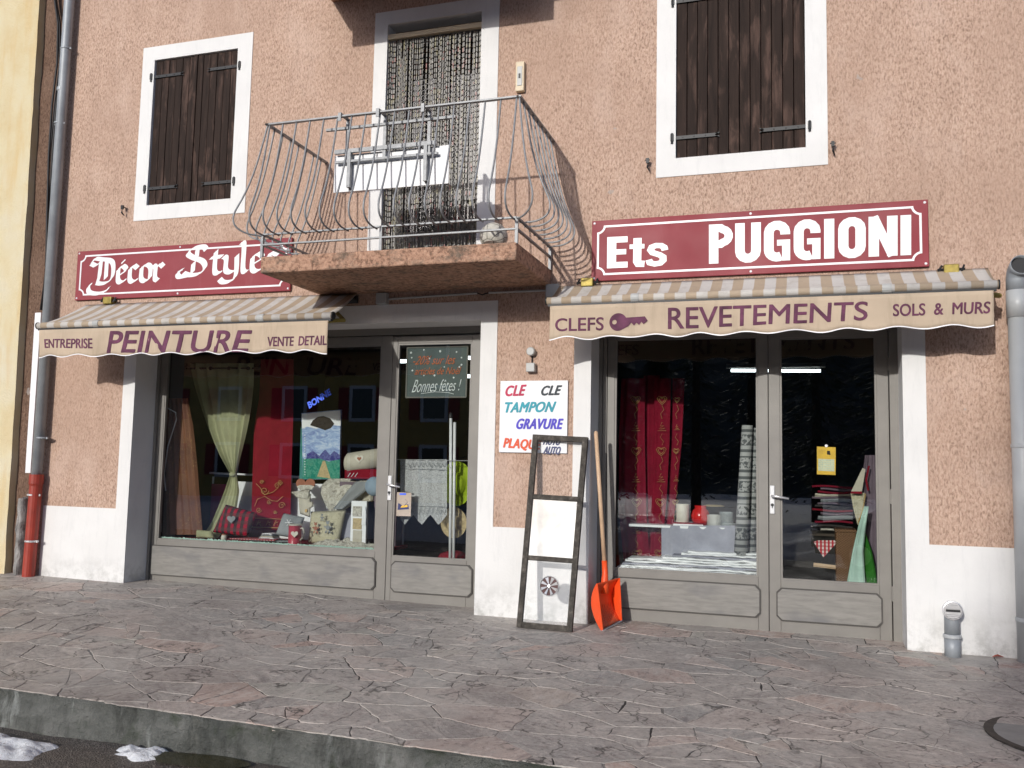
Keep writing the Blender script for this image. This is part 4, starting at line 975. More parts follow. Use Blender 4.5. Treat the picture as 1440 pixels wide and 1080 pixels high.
e = empty('cable_cover', (a.x, -.03, b.z), 'white upright cable cover strip left of the drainpipe', 'cable cover')
MB().hexa([(b.x-.035, -.045, b.z), (b.x+.03, -.045, b.z), (b.x+.03, .02, b.z), (b.x-.035, .02, b.z), (a.x-.045, -.045, a.z), (a.x+.03, -.045, a.z), (a.x+.03, .02, a.z), (a.x-.045, .02, a.z)]).build('cover_strip', M['signwhite'], e)
e = empty('cable', (-7.3, -.02, 3), 'black cables hanging down behind the drainpipe on the brown strip', 'cable')
for sft, r in ((0, .016), (.028, .011), (-.018, .007)):
    pts = []
    for px, py in ((74, -80), (78, 0), (84, 35), (85, 90), (79, 150), (74, 220), (69, 300), (66, 380), (58, 436)):
        q = A(px, py, -.02); pts.append((q.x+sft*math.sin(py*.013+sft*90), -.02-abs(sft), q.z))
    MB().tube(pts, r, 6).build('cable_strand', M['cable'], e, smooth=True)

# right drainpipe and exhaust
rp = empty('drainpipe', (1.46, -.09, 0), 'thick grey drainpipe with open elbow top at the right edge', 'drainpipe')
rx = A(1421, 600, -.1).x+.066; zr = A(1430, 385, -.1).z
MB().tube([(rx, -.1, -.05), (rx, -.1, zr-.28)], .064, 20).build('lower_pipe', M['zinc_light'], rp, smooth=True)
for zz in (.25, 1.42): MB().lathe((rx, -.1, zz), [(.066, 0), (.070, .005), (.070, .025), (.066, .03)], 20).build('pipe_collar', M['zinc_light'], rp)
MB().tube([(rx, -.1, zr-.31), (rx, -.1, zr-.12)], .072, 20).build('socket', M['zinc_light'], rp, smooth=True)
el = [(rx, -.1, zr-.12), (rx, -.1, zr-.04), (rx+.004, -.115, zr+.01), (rx+.01, -.15, zr+.035), (rx+.012, -.20, zr+.045)]
MB().tube(el, .066, 20, caps=False).build('elbow', M['zinc'], rp, smooth=True, solid=-.004)
MB().tube([(rx+.011, -.17, zr+.04), (rx+.011, -.165, zr+.039)], .060, 20).build('elbow_inside', M['cable'], rp)
ex = empty('vent_pipe', (.985, -.1, 0), 'short grey vent pipe with shiny silver cap in front of the white plinth', 'vent pipe')
q = A(1339, 860, -.12)
MB().tube([(q.x, -.1, -.03), (q.x, -.1, .115)], .052, 20).build('pipe_foot', M['zinc'], ex, smooth=True); MB().lathe((q.x, -.1, .11), [(.056, 0), (.060, .004), (.060, .02), (.054, .026)], 20).build('pipe_collar', M['zinc_light'], ex)
MB().tube([(q.x, -.1, .13), (q.x, -.1, q.z-.02), (q.x, -.1, q.z+.03)], [.05, .05, .035], 20).build('pipe', M['zinc'], ex, smooth=True)
MB().lathe((q.x, -.105, q.z+.01), [(.060, 0), (.066, -.03), (.064, -.052), (.058, -.054), (.054, -.045)], 24, 'y').build('cap_ring', M['steel'], ex)
for k, zz in enumerate((-.044, -.032, -.020, .020, .032, .044)): MB().box(q.x-.058+abs(zz)*.6, q.x+.058-abs(zz)*.6, -.158, -.150, q.z+.01+zz-.005, q.z+.01+zz+.005).build('cap_louvre', M['steel'], ex)
MB().box(q.x-.045, q.x+.045, -.163, -.158, q.z+.004, q.z+.018).build('cap_slot', M['cable'], ex)
MB().lathe((q.x, -.147, q.z+.01), [(.056, 0), (.056, -.001)], 20, 'y').build('cap_inside', M['cable'], ex)

# ------------------------------------------------------------------ leaning window frame
B0 = Vector((-2.075, -.335, gz(-2, -.33))); B1 = Vector((-1.635, -.350, gz(-1.6, -.35))); T0 = A(751, 612, -.045); T1 = A(828, 616, -.045)
fr = empty('old_window_frame', ((B0+B1)/2)[:], 'old dark wooden window frame with three panes leaning on the white pier', 'window frame')
def FP(u, v, d): 
    p = (B0*(1-u)+B1*u)*(1-v)+(T0*(1-u)+T1*u)*v; nn = (B1-B0).cross(T0-B0).normalized(); return p+nn*d
def fbar(name, u0, u1, v0, v1, d0=0, d1=.035, mat='oldwood'):
    return MB().hexa([FP(u0, v0, d1), FP(u1, v0, d1), FP(u1, v0, d0), FP(u0, v0, d0), FP(u0, v1, d1), FP(u1, v1, d1), FP(u1, v1, d0), FP(u0, v1, d0)]).build(name, M[mat], fr, bevel=.002)
uw = .095; vw = .028
fbar('stile', 0, uw, 0, 1); fbar('stile', 1-uw, 1, 0, 1); fbar('rail', uw, 1-uw, 0, vw, .001, .034); fbar('rail', uw, 1-uw, 1-vw, 1, .001, .034)
fbar('glazing_bar', uw, 1-uw, .338, .362, .001, .033); fbar('glazing_bar', uw, 1-uw, .655, .680, .001, .033)
for v0, v1, mt in ((vw, .338, 'dusty'), (.362, .655, 'milky'), (.680, 1-vw, 'clearpane')):
    MB().add([FP(uw, v0, .016), FP(1-uw, v0, .016), FP(1-uw, v1, .016), FP(uw, v1, .016)], [(0, 1, 2, 3)]).build('pane', M[mt], fr)
c = FP(.53, .215, .022); R_ = .072
e1 = (B1-B0).normalized(); e3 = (B1-B0).cross(T0-B0).normalized(); e2 = e3.cross(e1)
mb = MB(); n = 28; vs = []
for k in range(n):
    a = 2*math.pi*k/n; d = e1*math.cos(a)+e2*math.sin(a)
    vs += [c+d*R_, c+d*(R_+.005), c+d*(R_+.005)+e3*.010, c+d*R_+e3*.010]
mb.add(vs, [(4*k+j, 4*((k+1) % n)+j, 4*((k+1) % n)+(j+1) % 4, 4*k+(j+1) % 4) for k in range(n) for j in range(4)]).build('vent_ring', M['rail'], fr)
MB().add([c+(e1*math.cos(2*math.pi*k/n)+e2*math.sin(2*math.pi*k/n))*R_ for k in range(n)], [tuple(range(n))]).build('vent_back', plain('dark_red_disc', (.07, .02, .02), .6), fr)
for k in range(8):
    a = 2*math.pi*k/8+.2; d0 = e1*math.cos(a)+e2*math.sin(a); d1 = e1*math.cos(a+.36)+e2*math.sin(a+.36)
    MB().add([c+d0*.008+e3*.004, c+d0*R_*.94+e3*.003, c+d1*R_*.94+e3*.012, c+d1*.008+e3*.006], [(0, 1, 2, 3)]).build('vent_blade', M['steel'], fr, solid=.001)
MB().tube([c+e3*.004, c+e3*.016], .010, 10).build('vent_hub', M['steel'], fr)

# ------------------------------------------------------------------ snow shovel
shv = empty('snow_shovel', (-1.43, -.2, 0), 'orange plastic snow shovel with pale wooden handle leaning beside the grey shop window', 'shovel')
N0 = G(848, 887, gz(-1.43, -.25)); N1 = A(840, 821, N0.y+.10); F0 = A(874.5, 873, N0.y+.30); F1 = A(871.5, 813, N0.y+.36)
tip = A(838, 608, .02); sock = A(851, 806, N0.y+.30)
bd = Vector((-.75, .55, 0)).normalized()*.105
def bl(v): return math.sin(math.pi*min(1, (v*.92+.06)))**.8
def shell(u, v):
    p = (N0*(1-u)+F0*u)*(1-v)+(N1*(1-u)+F1*u)*v
    return p+bd*bl(v)*1.0
MB().grid(lambda u, v: shell(.0+u*1.0, v), 22, 14).build('blade', M['orange'], shv, smooth=True, solid=.004)
MB().grid(lambda s, v: (N0*(1-v)+N1*v)+bd*bl(v)*s*1.0-Vector((0, 0, 0)), 5, 14).build('side_wall', M['orange'], shv, smooth=False, solid=.004)
MB().grid(lambda s, v: (F0*(1-v)+F1*v)+bd*bl(v)*s*1.0, 5, 14).build('side_wall', M['orange'], shv, smooth=False, solid=.004)
MB().tube([N0+(F0-N0)*t-bd*.0 for t in (0, .5, 1)], .006, 6).build('blade_edge', M['zinc'], shv)
for k in range(9):
    u = .12+.76*k/8
    MB().tube([shell(u, v)-bd*.03 for v in (.08, .2, .32, .42)], .004, 5).build('rib', M['orange'], shv, smooth=True)
mid = (N1+F1)/2+bd*.45
hd = (tip-sock).normalized()
MB().tube([mid-Vector((0, 0, .10)), mid-Vector((0, 0, .02)), sock-hd*.0, sock+hd*.10], [.034, .030, .024, .021], 12).build('socket', M['orange'], shv, smooth=True)
MB().tube([sock+hd*.02, tip], [.0175, .0165], 12).tube([tip, tip+hd*.012], [.0165, .006], 12).build('handle', M['ash'], shv, smooth=True)

# ------------------------------------------------------------------ manhole, snow, puddle
mh = empty('manhole_cover', (1.32, -1.86, gz(1.3, -1.86)), 'round grey manhole cover with dark iron ring at the right edge of the paving', 'manhole cover')
gc = (1.31, -1.86, gz(1.31, -1.86)+.003); R0 = .435
n = 40; vs = []
for k in range(n):
    a = 2*math.pi*k/n; ca, sa = math.cos(a), math.sin(a)
    vs += [(gc[0]+ca*(R0-.05), gc[1]+sa*(R0-.05)*.98, gc[2]+.0005), (gc[0]+ca*R0, gc[1]+sa*R0*.98, gc[2]+.004), (gc[0]+ca*R0, gc[1]+sa*R0*.98, gc[2]-.03)]
MB().add(vs, [(3*k+j, 3*((k+1) % n)+j, 3*((k+1) % n)+j+1, 3*k+j+1) for k in range(n) for j in (0, 1)]).build('iron_ring', plain('worn_cast_iron', (.055, .048, .042), .7, .2, .4, 30, .6), mh)
MB().add([(gc[0]+math.cos(2*math.pi*k/n)*(R0-.045), gc[1]+math.sin(2*math.pi*k/n)*(R0-.045)*.98, gc[2]+.001) for k in range(n)], [tuple(range(n))]).build('cover_plate', M['zinc_light2'] if 'zinc_light2' in M else plain('grey_cover', (.27, .275, .265), .6, 0, .2, 8, .4), mh)
def snowpile(lab, cx, cy, rx_, ry, h, seed):
    def f(u, v):
        a = 2*math.pi*u; r = v; k = 1+.45*noise.noise(Vector((math.cos(a)*1.5+seed, math.sin(a)*1.5, 0)))+.12*noise.noise(Vector((math.cos(a)*4+seed, math.sin(a)*6, 3)))
        x, y_ = cx+math.cos(a)*rx_*r*k, cy+math.sin(a)*ry*r*k
        z = roadz(y_)-.012+(h*(1-r**3.5))*(1+.7*noise.noise(Vector((x*11, y_*11, seed))))+.008*noise.noise(Vector((x*22, y_*22, seed)))*(1-r**6)+.003*noise.noise(Vector((x*60, y_*60, seed)))*(1-r**6)
        return (x, y_, z)
    o = MB().grid(f, 90, 24).build('snow_heap', M['snow'], None, smooth=True, weld=True); tag(o, lab, 'snow')
snowpile('grey white snow heap on the asphalt at the bottom left corner', -3.86, -3.38, .30, .19, .036, 1.3)
snowpile('small oval lump of snow on the asphalt below the kerb', -3.13, -3.20, .18, .095, .034, 7.7)
snowpile('low thin snow patch reaching the photo bottom at the far left', -3.86, -3.62, .2, .12, .035, 4.1)
o = MB().grid(lambda u, v: (-2.80+math.cos(6.2832*u)*.26*v*(1+.2*math.sin(u*19)), -3.22+math.sin(6.2832*u)*.10*v*(1+.2*math.sin(u*14)), -.221), 40, 3).build('puddle', M['puddle'], None); tag(o, kind='structure')
# red leaf by the right plinth
p = G(1404, 924, gz(1.3, 0)+.006)
o = MB().add([(p.x-.04, p.y-.005, p.z), (p.x-.01, p.y-.02, p.z+.01), (p.x+.035, p.y, p.z+.004), (p.x, p.y+.02, p.z+.016), (p.x-.02, p.y+.012, p.z+.01)], [(0, 1, 3, 4), (1, 2, 3)]).build('dead_leaf', plain('red_leaf', (.34, .08, .05), .8), None, solid=.002); tag(o, 'small red dead leaf lying at the foot of the right white plinth', 'leaf')

# ------------------------------------------------------------------ things behind the glass
def pillow(name, c, y, th, mat, parent, puff=1.0, lean=0.0):
    bl_, br_, tr_, tl_ = [A(px, py, y+(lean if i > 1 else 0)) for i, (px, py) in enumerate(c)]
    def f(s):
        def g(u, v):
            p = (bl_*(1-u)+br_*u)*(1-v)+(tl_*(1-u)+tr_*u)*v; m = (bl_+br_+tr_+tl_)/4
            e = (1-(2*u-1)**4)*(1-(2*v-1)**4); pin = .06*((2*u-1)**2+(2*v-1)**2-1-(2*u-1)**2*(2*v-1)**2*0)
            p = m+(p-m)*(1+.5*min(0, pin)*1.2+.03)
            return p+Vector((0, s*th*.5*max(0, e)**.55+.004*noise.noise(p*25), 0))
        return g
    m = MB(); m.grid(f(-1), 14, 14).grid(f(1), 14, 14); return m.build(name, mat, parent, smooth=True, weld=True)
def cut(name, pts, y, th, mat, parent, bevel=0):
    q = [A(px, py, y) for px, py in pts]; return MB().prism([(p.x, p.z) for p in q], y, y+th).build(name, mat, parent, bevel=bevel)
def drape(name, rows, amp, n, mat, parent, nu=90, ph=0.):
    """rows: (y_plane, py, pxleft, pxright) from top to bottom"""
    P_ = [(A(l, py, y_), A(r, py, y_)) for y_, py, l, r in rows]
    def f(u, v):
        t = v*(len(P_)-1); i = min(int(t), len(P_)-2); s = t-i
        a_, b_ = P_[i][0]*(1-s)+P_[i+1][0]*s, P_[i][1]*(1-s)+P_[i+1][1]*s
        p = a_*(1-u)+b_*u; wd = (b_-a_).length
        return p+Vector((0, amp*math.sin(2*math.pi*(n*u+ph+.12*math.sin(v*3)))*(.6+.4*math.sin(5*u+2)), 0))+Vector((wd*.012*math.sin(2*math.pi*n*u*1.0), 0, 0))
    return MB().grid(f, nu, 24).build(name, mat, parent, smooth=True)
def pts_tube(name, pts, y, r, mat, parent, n=5): return MB().tube([A(px, py, y) for px, py in pts], r, n).build(name, mat, parent)
def thing(name, label, cat, px, py, y, group=None): q = A(px, py, y); return empty(name, q[:], label, cat, group)

# left window: display floor
t = empty('display_platform', (-4.8, .7, .4), 'low window display platform covered in red cloth with a silvery front edge', 'platform')
za = .437
box('platform_top', M['crimson'], t, -5.98, -3.63, .36, 1.02, za-.03, za); box('platform_front', M['interior'], t, -5.98, -3.63, .37, .40, 0, za-.03)
def tins(u, v): return (-5.98+2.35*u, .352+.02*v+.006*noise.noise(Vector((u*160, v*3, 0))), za+.012*math.sin(math.pi*v)+.014*noise.noise(Vector((u*190, v*5, 4)))+.006)
tt = MB().grid(tins, 240, 4).build('tinsel', M['mint'], t); 
t = thing('back_board', 'white board closing the back of the left window display', 'board', 400, 700, .98)
q0, q1 = A(318, 742, .98), A(530, 683, .98); MB().box(q0.x, q1.x+.3, .98, 1.0, q0.z-.08, q1.z).build('board_panel', M['signwhite'], t)
q2 = A(296, 740, .975); q3 = A(322, 681, .975); MB().box(q2.x, q3.x, .96, .975, q2.z, q3.z).build('magenta_panel', M['magenta'], t)
t = thing('white_rail', 'thin white rail running behind the red runner in the left window', 'rail', 400, 668, 1.0)
q0, q1 = A(295, 665, 1.02), A(535, 676, 1.02); MB().tube([q0, q1], .010, 8).build('rail_bar', M['signwhite'], t)
for px in (410, 300): q = A(px, 670, 1.02); MB().tube([(q.x, 1.02, q.z), (q.x, 1.02, za)], .010, 6).build('rail_post', M['signwhite'], t)
t = thing('brown_curtain', 'brown voile curtain flecked with gold at the left end of the shop window', 'curtain', 255, 640, .7)
drape('cloth', [(.52, 560, 232, 264), (.52, 600, 232, 271), (.52, 650, 232, 276), (.52, 700, 233, 280), (.52, 752, 234, 285)], .02, 5, M['brown_gold'], t)
pts_tube('white_cord', [(236, 574), (247, 580), (248, 590), (243, 606), (236, 628), (233, 650), (231, 670), (233, 690)], .48, .006, M['signwhite'], t)
cut('side_card', [(221, 748), (224, 748), (226, 688), (223, 688)], .5, .03, M['signwhite'], t)
t = thing('olive_curtain', 'olive eyelet curtain tied in the middle in the left shop window', 'curtain', 325, 640, .75)
drape('upper_cloth', [(.78, 511, 267, 357), (.78, 540, 272, 356), (.77, 575, 282, 352), (.77, 610, 294, 345), (.76, 640, 308, 338), (.76, 664, 323, 333)], .028, 6, M['olive'], t, 120)
drape('lower_cloth', [(.76, 668, 323, 333), (.75, 690, 315, 336), (.72, 715, 305, 332), (.68, 735, 296, 322), (.62, 748, 288, 312), (.56, 757, 284, 306)], .020, 5, M['olive'], t, 90)
q = A(328, 667, .755); MB().lathe((q.x, .755, q.z-.02), [(.032, 0), (.040, .012), (.038, .03), (.030, .042)], 14).build('tie_knot', M['olive'], t, smooth=True)
for px in (296, 322, 349): q = A(px, 518, .75); MB().lathe((q.x, .755, q.z), [(.020, 0), (.020, -.012)], 14, 'y').build('eyelet', M['iron'], t)
pts_tube('curtain_rod', [(262, 518), (365, 518)], .78, .010, M['iron'], t, 8)
t = thing('red_runner', 'long red table runner with gold scrolls hanging in the left shop window', 'table runner', 383, 650, .86)
drape('cloth', [(.88, 505, 367, 412), (.88, 560, 364, 412), (.88, 600, 357, 411), (.88, 660, 355, 409), (.87, 745, 353, 407)], .006, 1.2, M['crimson'], t, 30)
yy = .855
def swirl(cx, cy, r, parent, mat='gold', y=yy, turns=1.6, w_=.0035, s=1):
    pts_tube('gold_scroll', [(cx+math.cos(a*.35*s)*r*(1-a/(turns*18+3)), cy+math.sin(a*.35*s)*r*(1-a/(turns*18+3))) for a in range(int(turns*18))], y, w_, M[mat], parent, 4)
for cx, cy, r, s in ((372, 690, 6, 1), (390, 683, 4.5, -1), (364, 717, 4, 1), (396, 711, 5, -1), (378, 706, 3, 1), (387, 720, 2.5, 1), (394, 678, 3.5, 1), (368, 678, 3, -1)): swirl(cx, cy, r, t, s=s)
pts_tube('gold_scroll', [(358, 712), (362, 702), (372, 698), (382, 704), (390, 705), (398, 698)], yy, .003, M['gold'], t); pts_tube('gold_scroll', [(360, 680), (366, 686), (372, 696), (384, 692), (391, 686)], yy, .003, M['gold'], t)
pts_tube('gold_border', [(354, 728.5), (406, 730.5)], yy-.002, .003, M['gold'], t); pts_tube('gold_border', [(354, 741), (406, 743)], yy-.002, .004, M['gold'], t)
for cx in (364, 377, 388): pts_tube('gold_scroll', [(cx-3, 739), (cx, 732), (cx+3, 739), (cx-2, 736), (cx+3, 734)], yy-.002, .003, M['gold'], t)
t = thing('painting', 'canvas with a dark peak, blue sky and green meadow standing in the left window', 'painting', 452, 620, .9)
cut('canvas_sky', [(426, 674), (477, 674), (479, 576), (424, 581)], .90, .03, M['paint_sky'], t); cut('canvas_side', [(421, 674), (426, 674), (424, 603), (423, 600)], .93, .05, M['teal'], t)
cut('painted_cloud', [(424.5, 603), (432, 600), (445, 603), (460, 597), (479, 599), (478.5, 577), (424.5, 582)], .8985, .0015, M['signwhite'], t)
cut('painted_peak', [(436, 598), (440, 591), (447, 586), (455, 585), (464, 588), (470, 596), (465, 602), (457, 605), (449, 602)], .896, .002, M['paint_rock'], t)
cut('painted_range', [(430, 647), (478, 648), (478, 640), (470, 634), (464, 640), (457, 632), (449, 641), (440, 634), (432, 638)], .8965, .002, M['paint_violet'], t)
cut('painted_meadow', [(425.5, 673.5), (477.5, 673.5), (478, 646), (462, 649), (450, 645), (426, 645)], .8955, .001, M['paint_green'], t)
cut('painted_path', [(446, 670), (465, 673), (457, 648), (454, 648)], .8945, .001, M['straw'], t)
for k in range(16): q = A(428.6, 612+k*3.7, .892); MB().box(q.x-.006, q.x+.006, .892, .895, q.z-.004, q.z+.004).build('white_dot', M['signwhite'], t)
t = thing('towel_roll', 'rolled beige towel with a heart patch lying on folded red cloth', 'towel', 508, 648, .8)
a_, b_ = A(492, 651, .80), A(545, 643, .80); r_t = .098
MB().tube([a_-Vector((.035, 0, 0)), a_-Vector((.02, 0, 0)), a_, b_], [r_t*.6, r_t*.9, r_t, r_t], 24).build('roll', M['linen'], t, smooth=True)
def heart(px, py, s, y, mat, name, parent, th=.003):
    pts = []
    for k in range(24):
        a = 2*math.pi*k/24; pts.append((px+s*math.sin(a)**3, py-s*(.8125*math.cos(a)-.3125*math.cos(2*a)-.125*math.cos(3*a)-.0625*math.cos(4*a))))
    return cut(name, pts[::-1], y, th, mat, parent)
heart(505, 645, 6.3, .698, M['cream'], 'heart_patch', t); heart(505, 645, 3, .695, M['terracotta'], 'heart_centre', t)
t = thing('folded_cloth', 'folded dark red cloth with white stripes under the beige towel roll', 'cloth', 505, 668, .8)
q0, q1 = A(484, 673, .74), A(530, 663, .74); MB().box(q0.x, q1.x, .74, .95, q0.z, q1.z+.02).build('fold', M['crimson'], t, bevel=.008)
for px in (491, 496, 501): pts_tube('white_stripe', [(px-2, 670.5), (px+2, 665)], .736, .003, M['signwhite'], t)
t = thing('support_box', 'dark support block under the folded red cloth in the left window', 'box', 510, 720, .95); q1 = A(540, 672, .9); q0 = A(484, 700, .9)
MB().box(q0.x, -3.66, .80, .95, za, q0.z+.16).build('block', M['mauve'], t)
t = thing('oven_mitt', 'hanging grey oven mitt below a terracotta heart pot holder', 'oven mitt', 428, 700, .75)
heart(429.5, 683, 13.5, .77, M['terracotta'], 'pot_holder', t, .012)
cut('heart_lower', [(417, 684), (423, 690), (430, 699), (437, 690), (442, 684), (437, 682), (422, 682)], .764, .006, M['floral'], t)
pillow('mitt_body', ((422, 722), (436, 727), (437, 695), (419, 693)), .755, .04, M['linen'], t); pillow('mitt_thumb', ((433, 717), (441, 712), (440, 706), (433, 705)), .752, .03, M['linen'], t); pillow('mitt_cuff', ((418, 700), (434, 704), (436, 688), (409, 692)), .745, .03, M['floral'], t)
cut('mitt_patch', [(428.5, 720), (431.5, 720), (432, 716), (429, 716)], .727, .003, M['gold'], t)
t = thing('floral_fabric', 'grey floral fabric draped over the back of the window display', 'fabric', 480, 695, .8)
drape('cloth', [(.86, 673, 462, 520), (.80, 682, 452, 518), (.76, 694, 450, 512), (.74, 706, 455, 500), (.72, 718, 462, 484)], .02, 3, M['floral'], t)
drape('fold', [(.72, 677, 500, 521), (.70, 690, 488, 514), (.69, 703, 478, 498), (.68, 716, 468, 482)], .012, 2, M['greycloth'], t, 40)
drape('white_cloth', [(.79, 676, 505, 524), (.78, 700, 498, 524), (.77, 730, 490, 522), (.76, 765, 482, 524)], .02, 3, M['linen'], t, 50)
t = thing('white_cushion', 'crumpled white cushion leaning behind the bear cushion and frame', 'cushion', 490, 740, .7)
pillow('cushion_cover', ((470, 762), (500, 766), (508, 722), (480, 722)), .70, .10, M['lilac'], t, lean=.08); pillow('second_cushion', ((500, 735), (523, 735), (524, 702), (500, 704)), .74, .12, M['linen'], t, lean=.05)
t = thing('stacked_napkins', 'small stack of pale folded napkins between the plaid and the grey cushions', 'napkins', 375, 748, .62)
for k in range(6):
    a_, b_ = A(362+k, 755, .56), A(388-k*1.5, 755, .56); MB().grid(lambda u, v: (a_.x+(b_.x-a_.x)*u, .55+.12*v+.004*k, za+.012+.013*k+.006*math.sin(math.pi*u)+.003*noise.noise(Vector((u*6, v*5, k)))), 14, 6).build('napkin', M[('linen', 'greycloth', 'signwhite')[k % 3]], t, smooth=True, solid=.008)
t = thing('blue_cushion', 'round blue grey cushion against the right post of the left window', 'cushion', 525, 685, .66)
q = A(526, 684, .62); 
MB().lathe((q.x, .62, q.z), [(.002, -.05), (.05, -.045), (.085, -.02), (.092, 0), (.085, .02), (.05, .045), (.002, .05)], 22, 'y').build('cushion_cover', M['bluegrey'], t, smooth=True)
t = thing('bear_cushion', 'square beige tapestry cushion with two woven bears in the left window', 'cushion', 460, 742, .6)
pillow('cushion_cover', ((434, 763), (476, 767), (486, 718), (438, 720)), .60, .09, M['bear'], t, lean=.08)
def bear(px, py, s, col, y):
    m = MB()
    for dx, dy, r in ((0, 0, .42), (0, -.75, .30), (-.22, -1.02, .11), (.22, -1.02, .11), (-.45, -.15, .16), (.48, -.1, .16), (-.25, .6, .2), (.25, .62, .2), (-.32, .78, .14), (.36, .8, .14)):
        q = A(px+dx*s, py+dy*s, y); m.lathe((q.x, y-.001*(len(m.v) % 5), q.z), [(r*s*.0062, .0), (r*s*.0058, -.004)], 10, 'y')
    m.build('woven_bear', M[col], t)
bear(461, 742, 9, 'greycloth', .548); bear(444, 743, 8, 'terracotta', .55); bear(453, 728, 5, 'greycloth', .565)
t = thing('grey_cushion', 'grey cushion with a white star behind the pink mug', 'cushion', 408, 742, .66)
pillow('cushion_cover', ((388, 752), (418, 757), (428, 728), (399, 722)), .66, .08, M['greycloth'], t, lean=.05)
for a in range(3): c_, s_ = math.cos(a*1.047), math.sin(a*1.047); pts_tube('star_stitch', [(406-5*c_, 735-5*s_), (406+5*c_, 735+5*s_)], .625, .003, M['signwhite'], t)
t = thing('plaid_cushion', 'red and dark plaid cushion with a grey heart at the foot of the olive curtain', 'cushion', 328, 735, .6)
pillow('cushion_cover', ((300, 748), (348, 755), (361, 722), (318, 710)), .58, .10, M['plaid'], t, lean=.06)
heart(325, 730, 6, .522, M['greycloth'], 'heart_patch', t)
t = thing('pink_mug', 'tall pink red mug with a white heart at the front of the left window', 'mug', 414, 752, .46)
q = A(414, 767, .47); q2 = A(414, 737, .47); hh = q2.z-za; MB().lathe((q.x, .47, za), [(.064, 0), (.060, .01), (.060, hh-.01), (.066, hh), (.058, hh), (.054, hh-.03), (.05, .02)], 24).build('mug_body', M['pinkred'], t, smooth=True)
MB().lathe((q.x, .47, za+hh-.012), [(.0625, 0), (.067, .012), (.0665, .013)], 24).build('rim', M['cream'], t)
MB().tube([(q.x+.055, .47, za+hh*.8), (q.x+.085, .47, za+hh*.82), (q.x+.10, .47, za+hh*.6), (q.x+.09, .47, za+hh*.35), (q.x+.055, .47, za+hh*.22)], .008, 8).build('mug_handle', M['cream'], t, smooth=True)
heart(414, 751, 5, .402, M['cream'], 'heart_mark', t, .006)
t = thing('small_jar', 'tiny white jar standing in front of the plaid cushion', 'jar', 315, 755, .43); q = A(315, 757, .43)
MB().lathe((q.x, .43, za), [(.027, 0), (.029, .04), (.026, .055), (.022, .06)], 16).build('jar_body', M['cream'], t, smooth=True); MB().lathe((q.x, .43, za+.06), [(.024, 0), (.024, .010)], 16).build('lid', M['terracotta'], t)
t = thing('gift_bag', 'small olive cloth bundle at the foot of the olive curtain', 'bundle', 285, 750, .5); pillow('bundle_cloth', ((276, 756), (302, 757), (298, 747), (277, 745)), .5, .07, M['olive'], t)
t = thing('folded_napkins', 'folded red gingham and grey napkins lying flat before the grey cushion', 'napkins', 360, 753, .5)
for k, (l, r, mt) in enumerate(((323, 386, 'gingham'), (345, 405, 'greycloth'), (352, 400, 'bluegrey'))):
    a_, b_ = A(l, 757, .42+.03*k), A(r, 757, .46+.03*k); zz = za+.006+.010*(2-k)
    MB().hexa([(a_.x, .42+.04*k, zz), (b_.x, .46+.04*k, zz), (b_.x-.05, .62, zz), (a_.x+.12, .58, zz), (a_.x, .42+.04*k, zz+.008), (b_.x, .46+.04*k, zz+.008), (b_.x-.05, .62, zz+.008), (a_.x+.12, .58, zz+.008)]).build('napkin', M[mt], t)
t = thing('picture_frame_box', 'white box frame with three small pictures on the right of the window display', 'frame', 504, 735, .5)
q0, q1 = A(492, 764, .5), A(516, 705, .5)
MB().box(q0.x, q1.x, .50, .56, q0.z, q1.z).build('frame_body', M['signwhite'], t, bevel=.003); MB().box(q1.x, q1.x+.015, .50, .62, q0.z, q1.z).build('frame_side', M['interior'], t)
for k, mt in enumerate(('floral', 'straw', 'linen')): a_, b_ = A(496, 726+k*18, .498), A(509, 712+k*17, .498); MB().box(a_.x, b_.x, .494, .502, a_.z, b_.z).build('picture', M[mt], t)
drape('ribbon', [(.49, 712, 511, 514), (.485, 725, 509, 515), (.485, 738, 508, 514)], .006, 2, M['signwhite'], t, 12)
t = thing('crumpled_cloth', 'crumpled grey cloths lying along the right front of the window display', 'cloth', 480, 770, .45)
MB().grid(lambda u, v: ((lambda p: (p.x, .42+.2*v, za+.012+.07*math.sin(math.pi*u)**.5*math.sin(math.pi*v)*(.7+.8*noise.noise(Vector((u*11, v*6, 1))))))(A(435+92*u, 770, .42))), 50, 16).build('cloth', M['floral'], t, smooth=True)
# bright letters stuck on the glass
t = thing('greeting_letters', 'bright blue slanting letters stuck inside the left shop window', 'lettering', 450, 560, .33)
text('lettering', 'BONNE', t, M['brightblue'], QP([(435, 575), (466, 555), (463, 546), (432, 566)], .338), .001, .04, 0, 1.0)

# shop door left
t = thing('blackboard', 'blackboard notice with orange and white handwriting behind the door glass', 'blackboard', 613, 524, .36)
cut('board', [(571, 559), (655.5, 558.5), (658, 487), (573, 489)], .37, .012, M['blackboard'], t)
q = [(571, 559), (655.5, 558.5), (658, 487), (573, 489)]
for (a_, b_) in ((0, 1), (1, 2), (2, 3), (3, 0)): pts_tube('board_frame', [q[a_], q[b_]], .368, .007, M['frame'], t, 6)
text('handwriting', '-20% sur les', t, M['chalk_orange'], QP([(580, 513), (640, 512), (641, 499), (583, 501)], .3665), .001, .0, .35, 1.0)
text('handwriting', 'articles de Noël', t, M['chalk_orange'], QP([(583, 527), (648, 526), (649, 516), (584, 517)], .3665), .001, 0, .35, 1.0)
text('handwriting', 'Bonnes fêtes !', t, M['chalk_white'], QP([(579, 552), (648, 549), (649, 533), (582, 534)], .3665), .001, -.008, .35, 1.0)
pts_tube('underline', [(592, 553.5), (612, 551), (630, 552), (638, 554)], .366, .0025, M['chalk_white'], t)
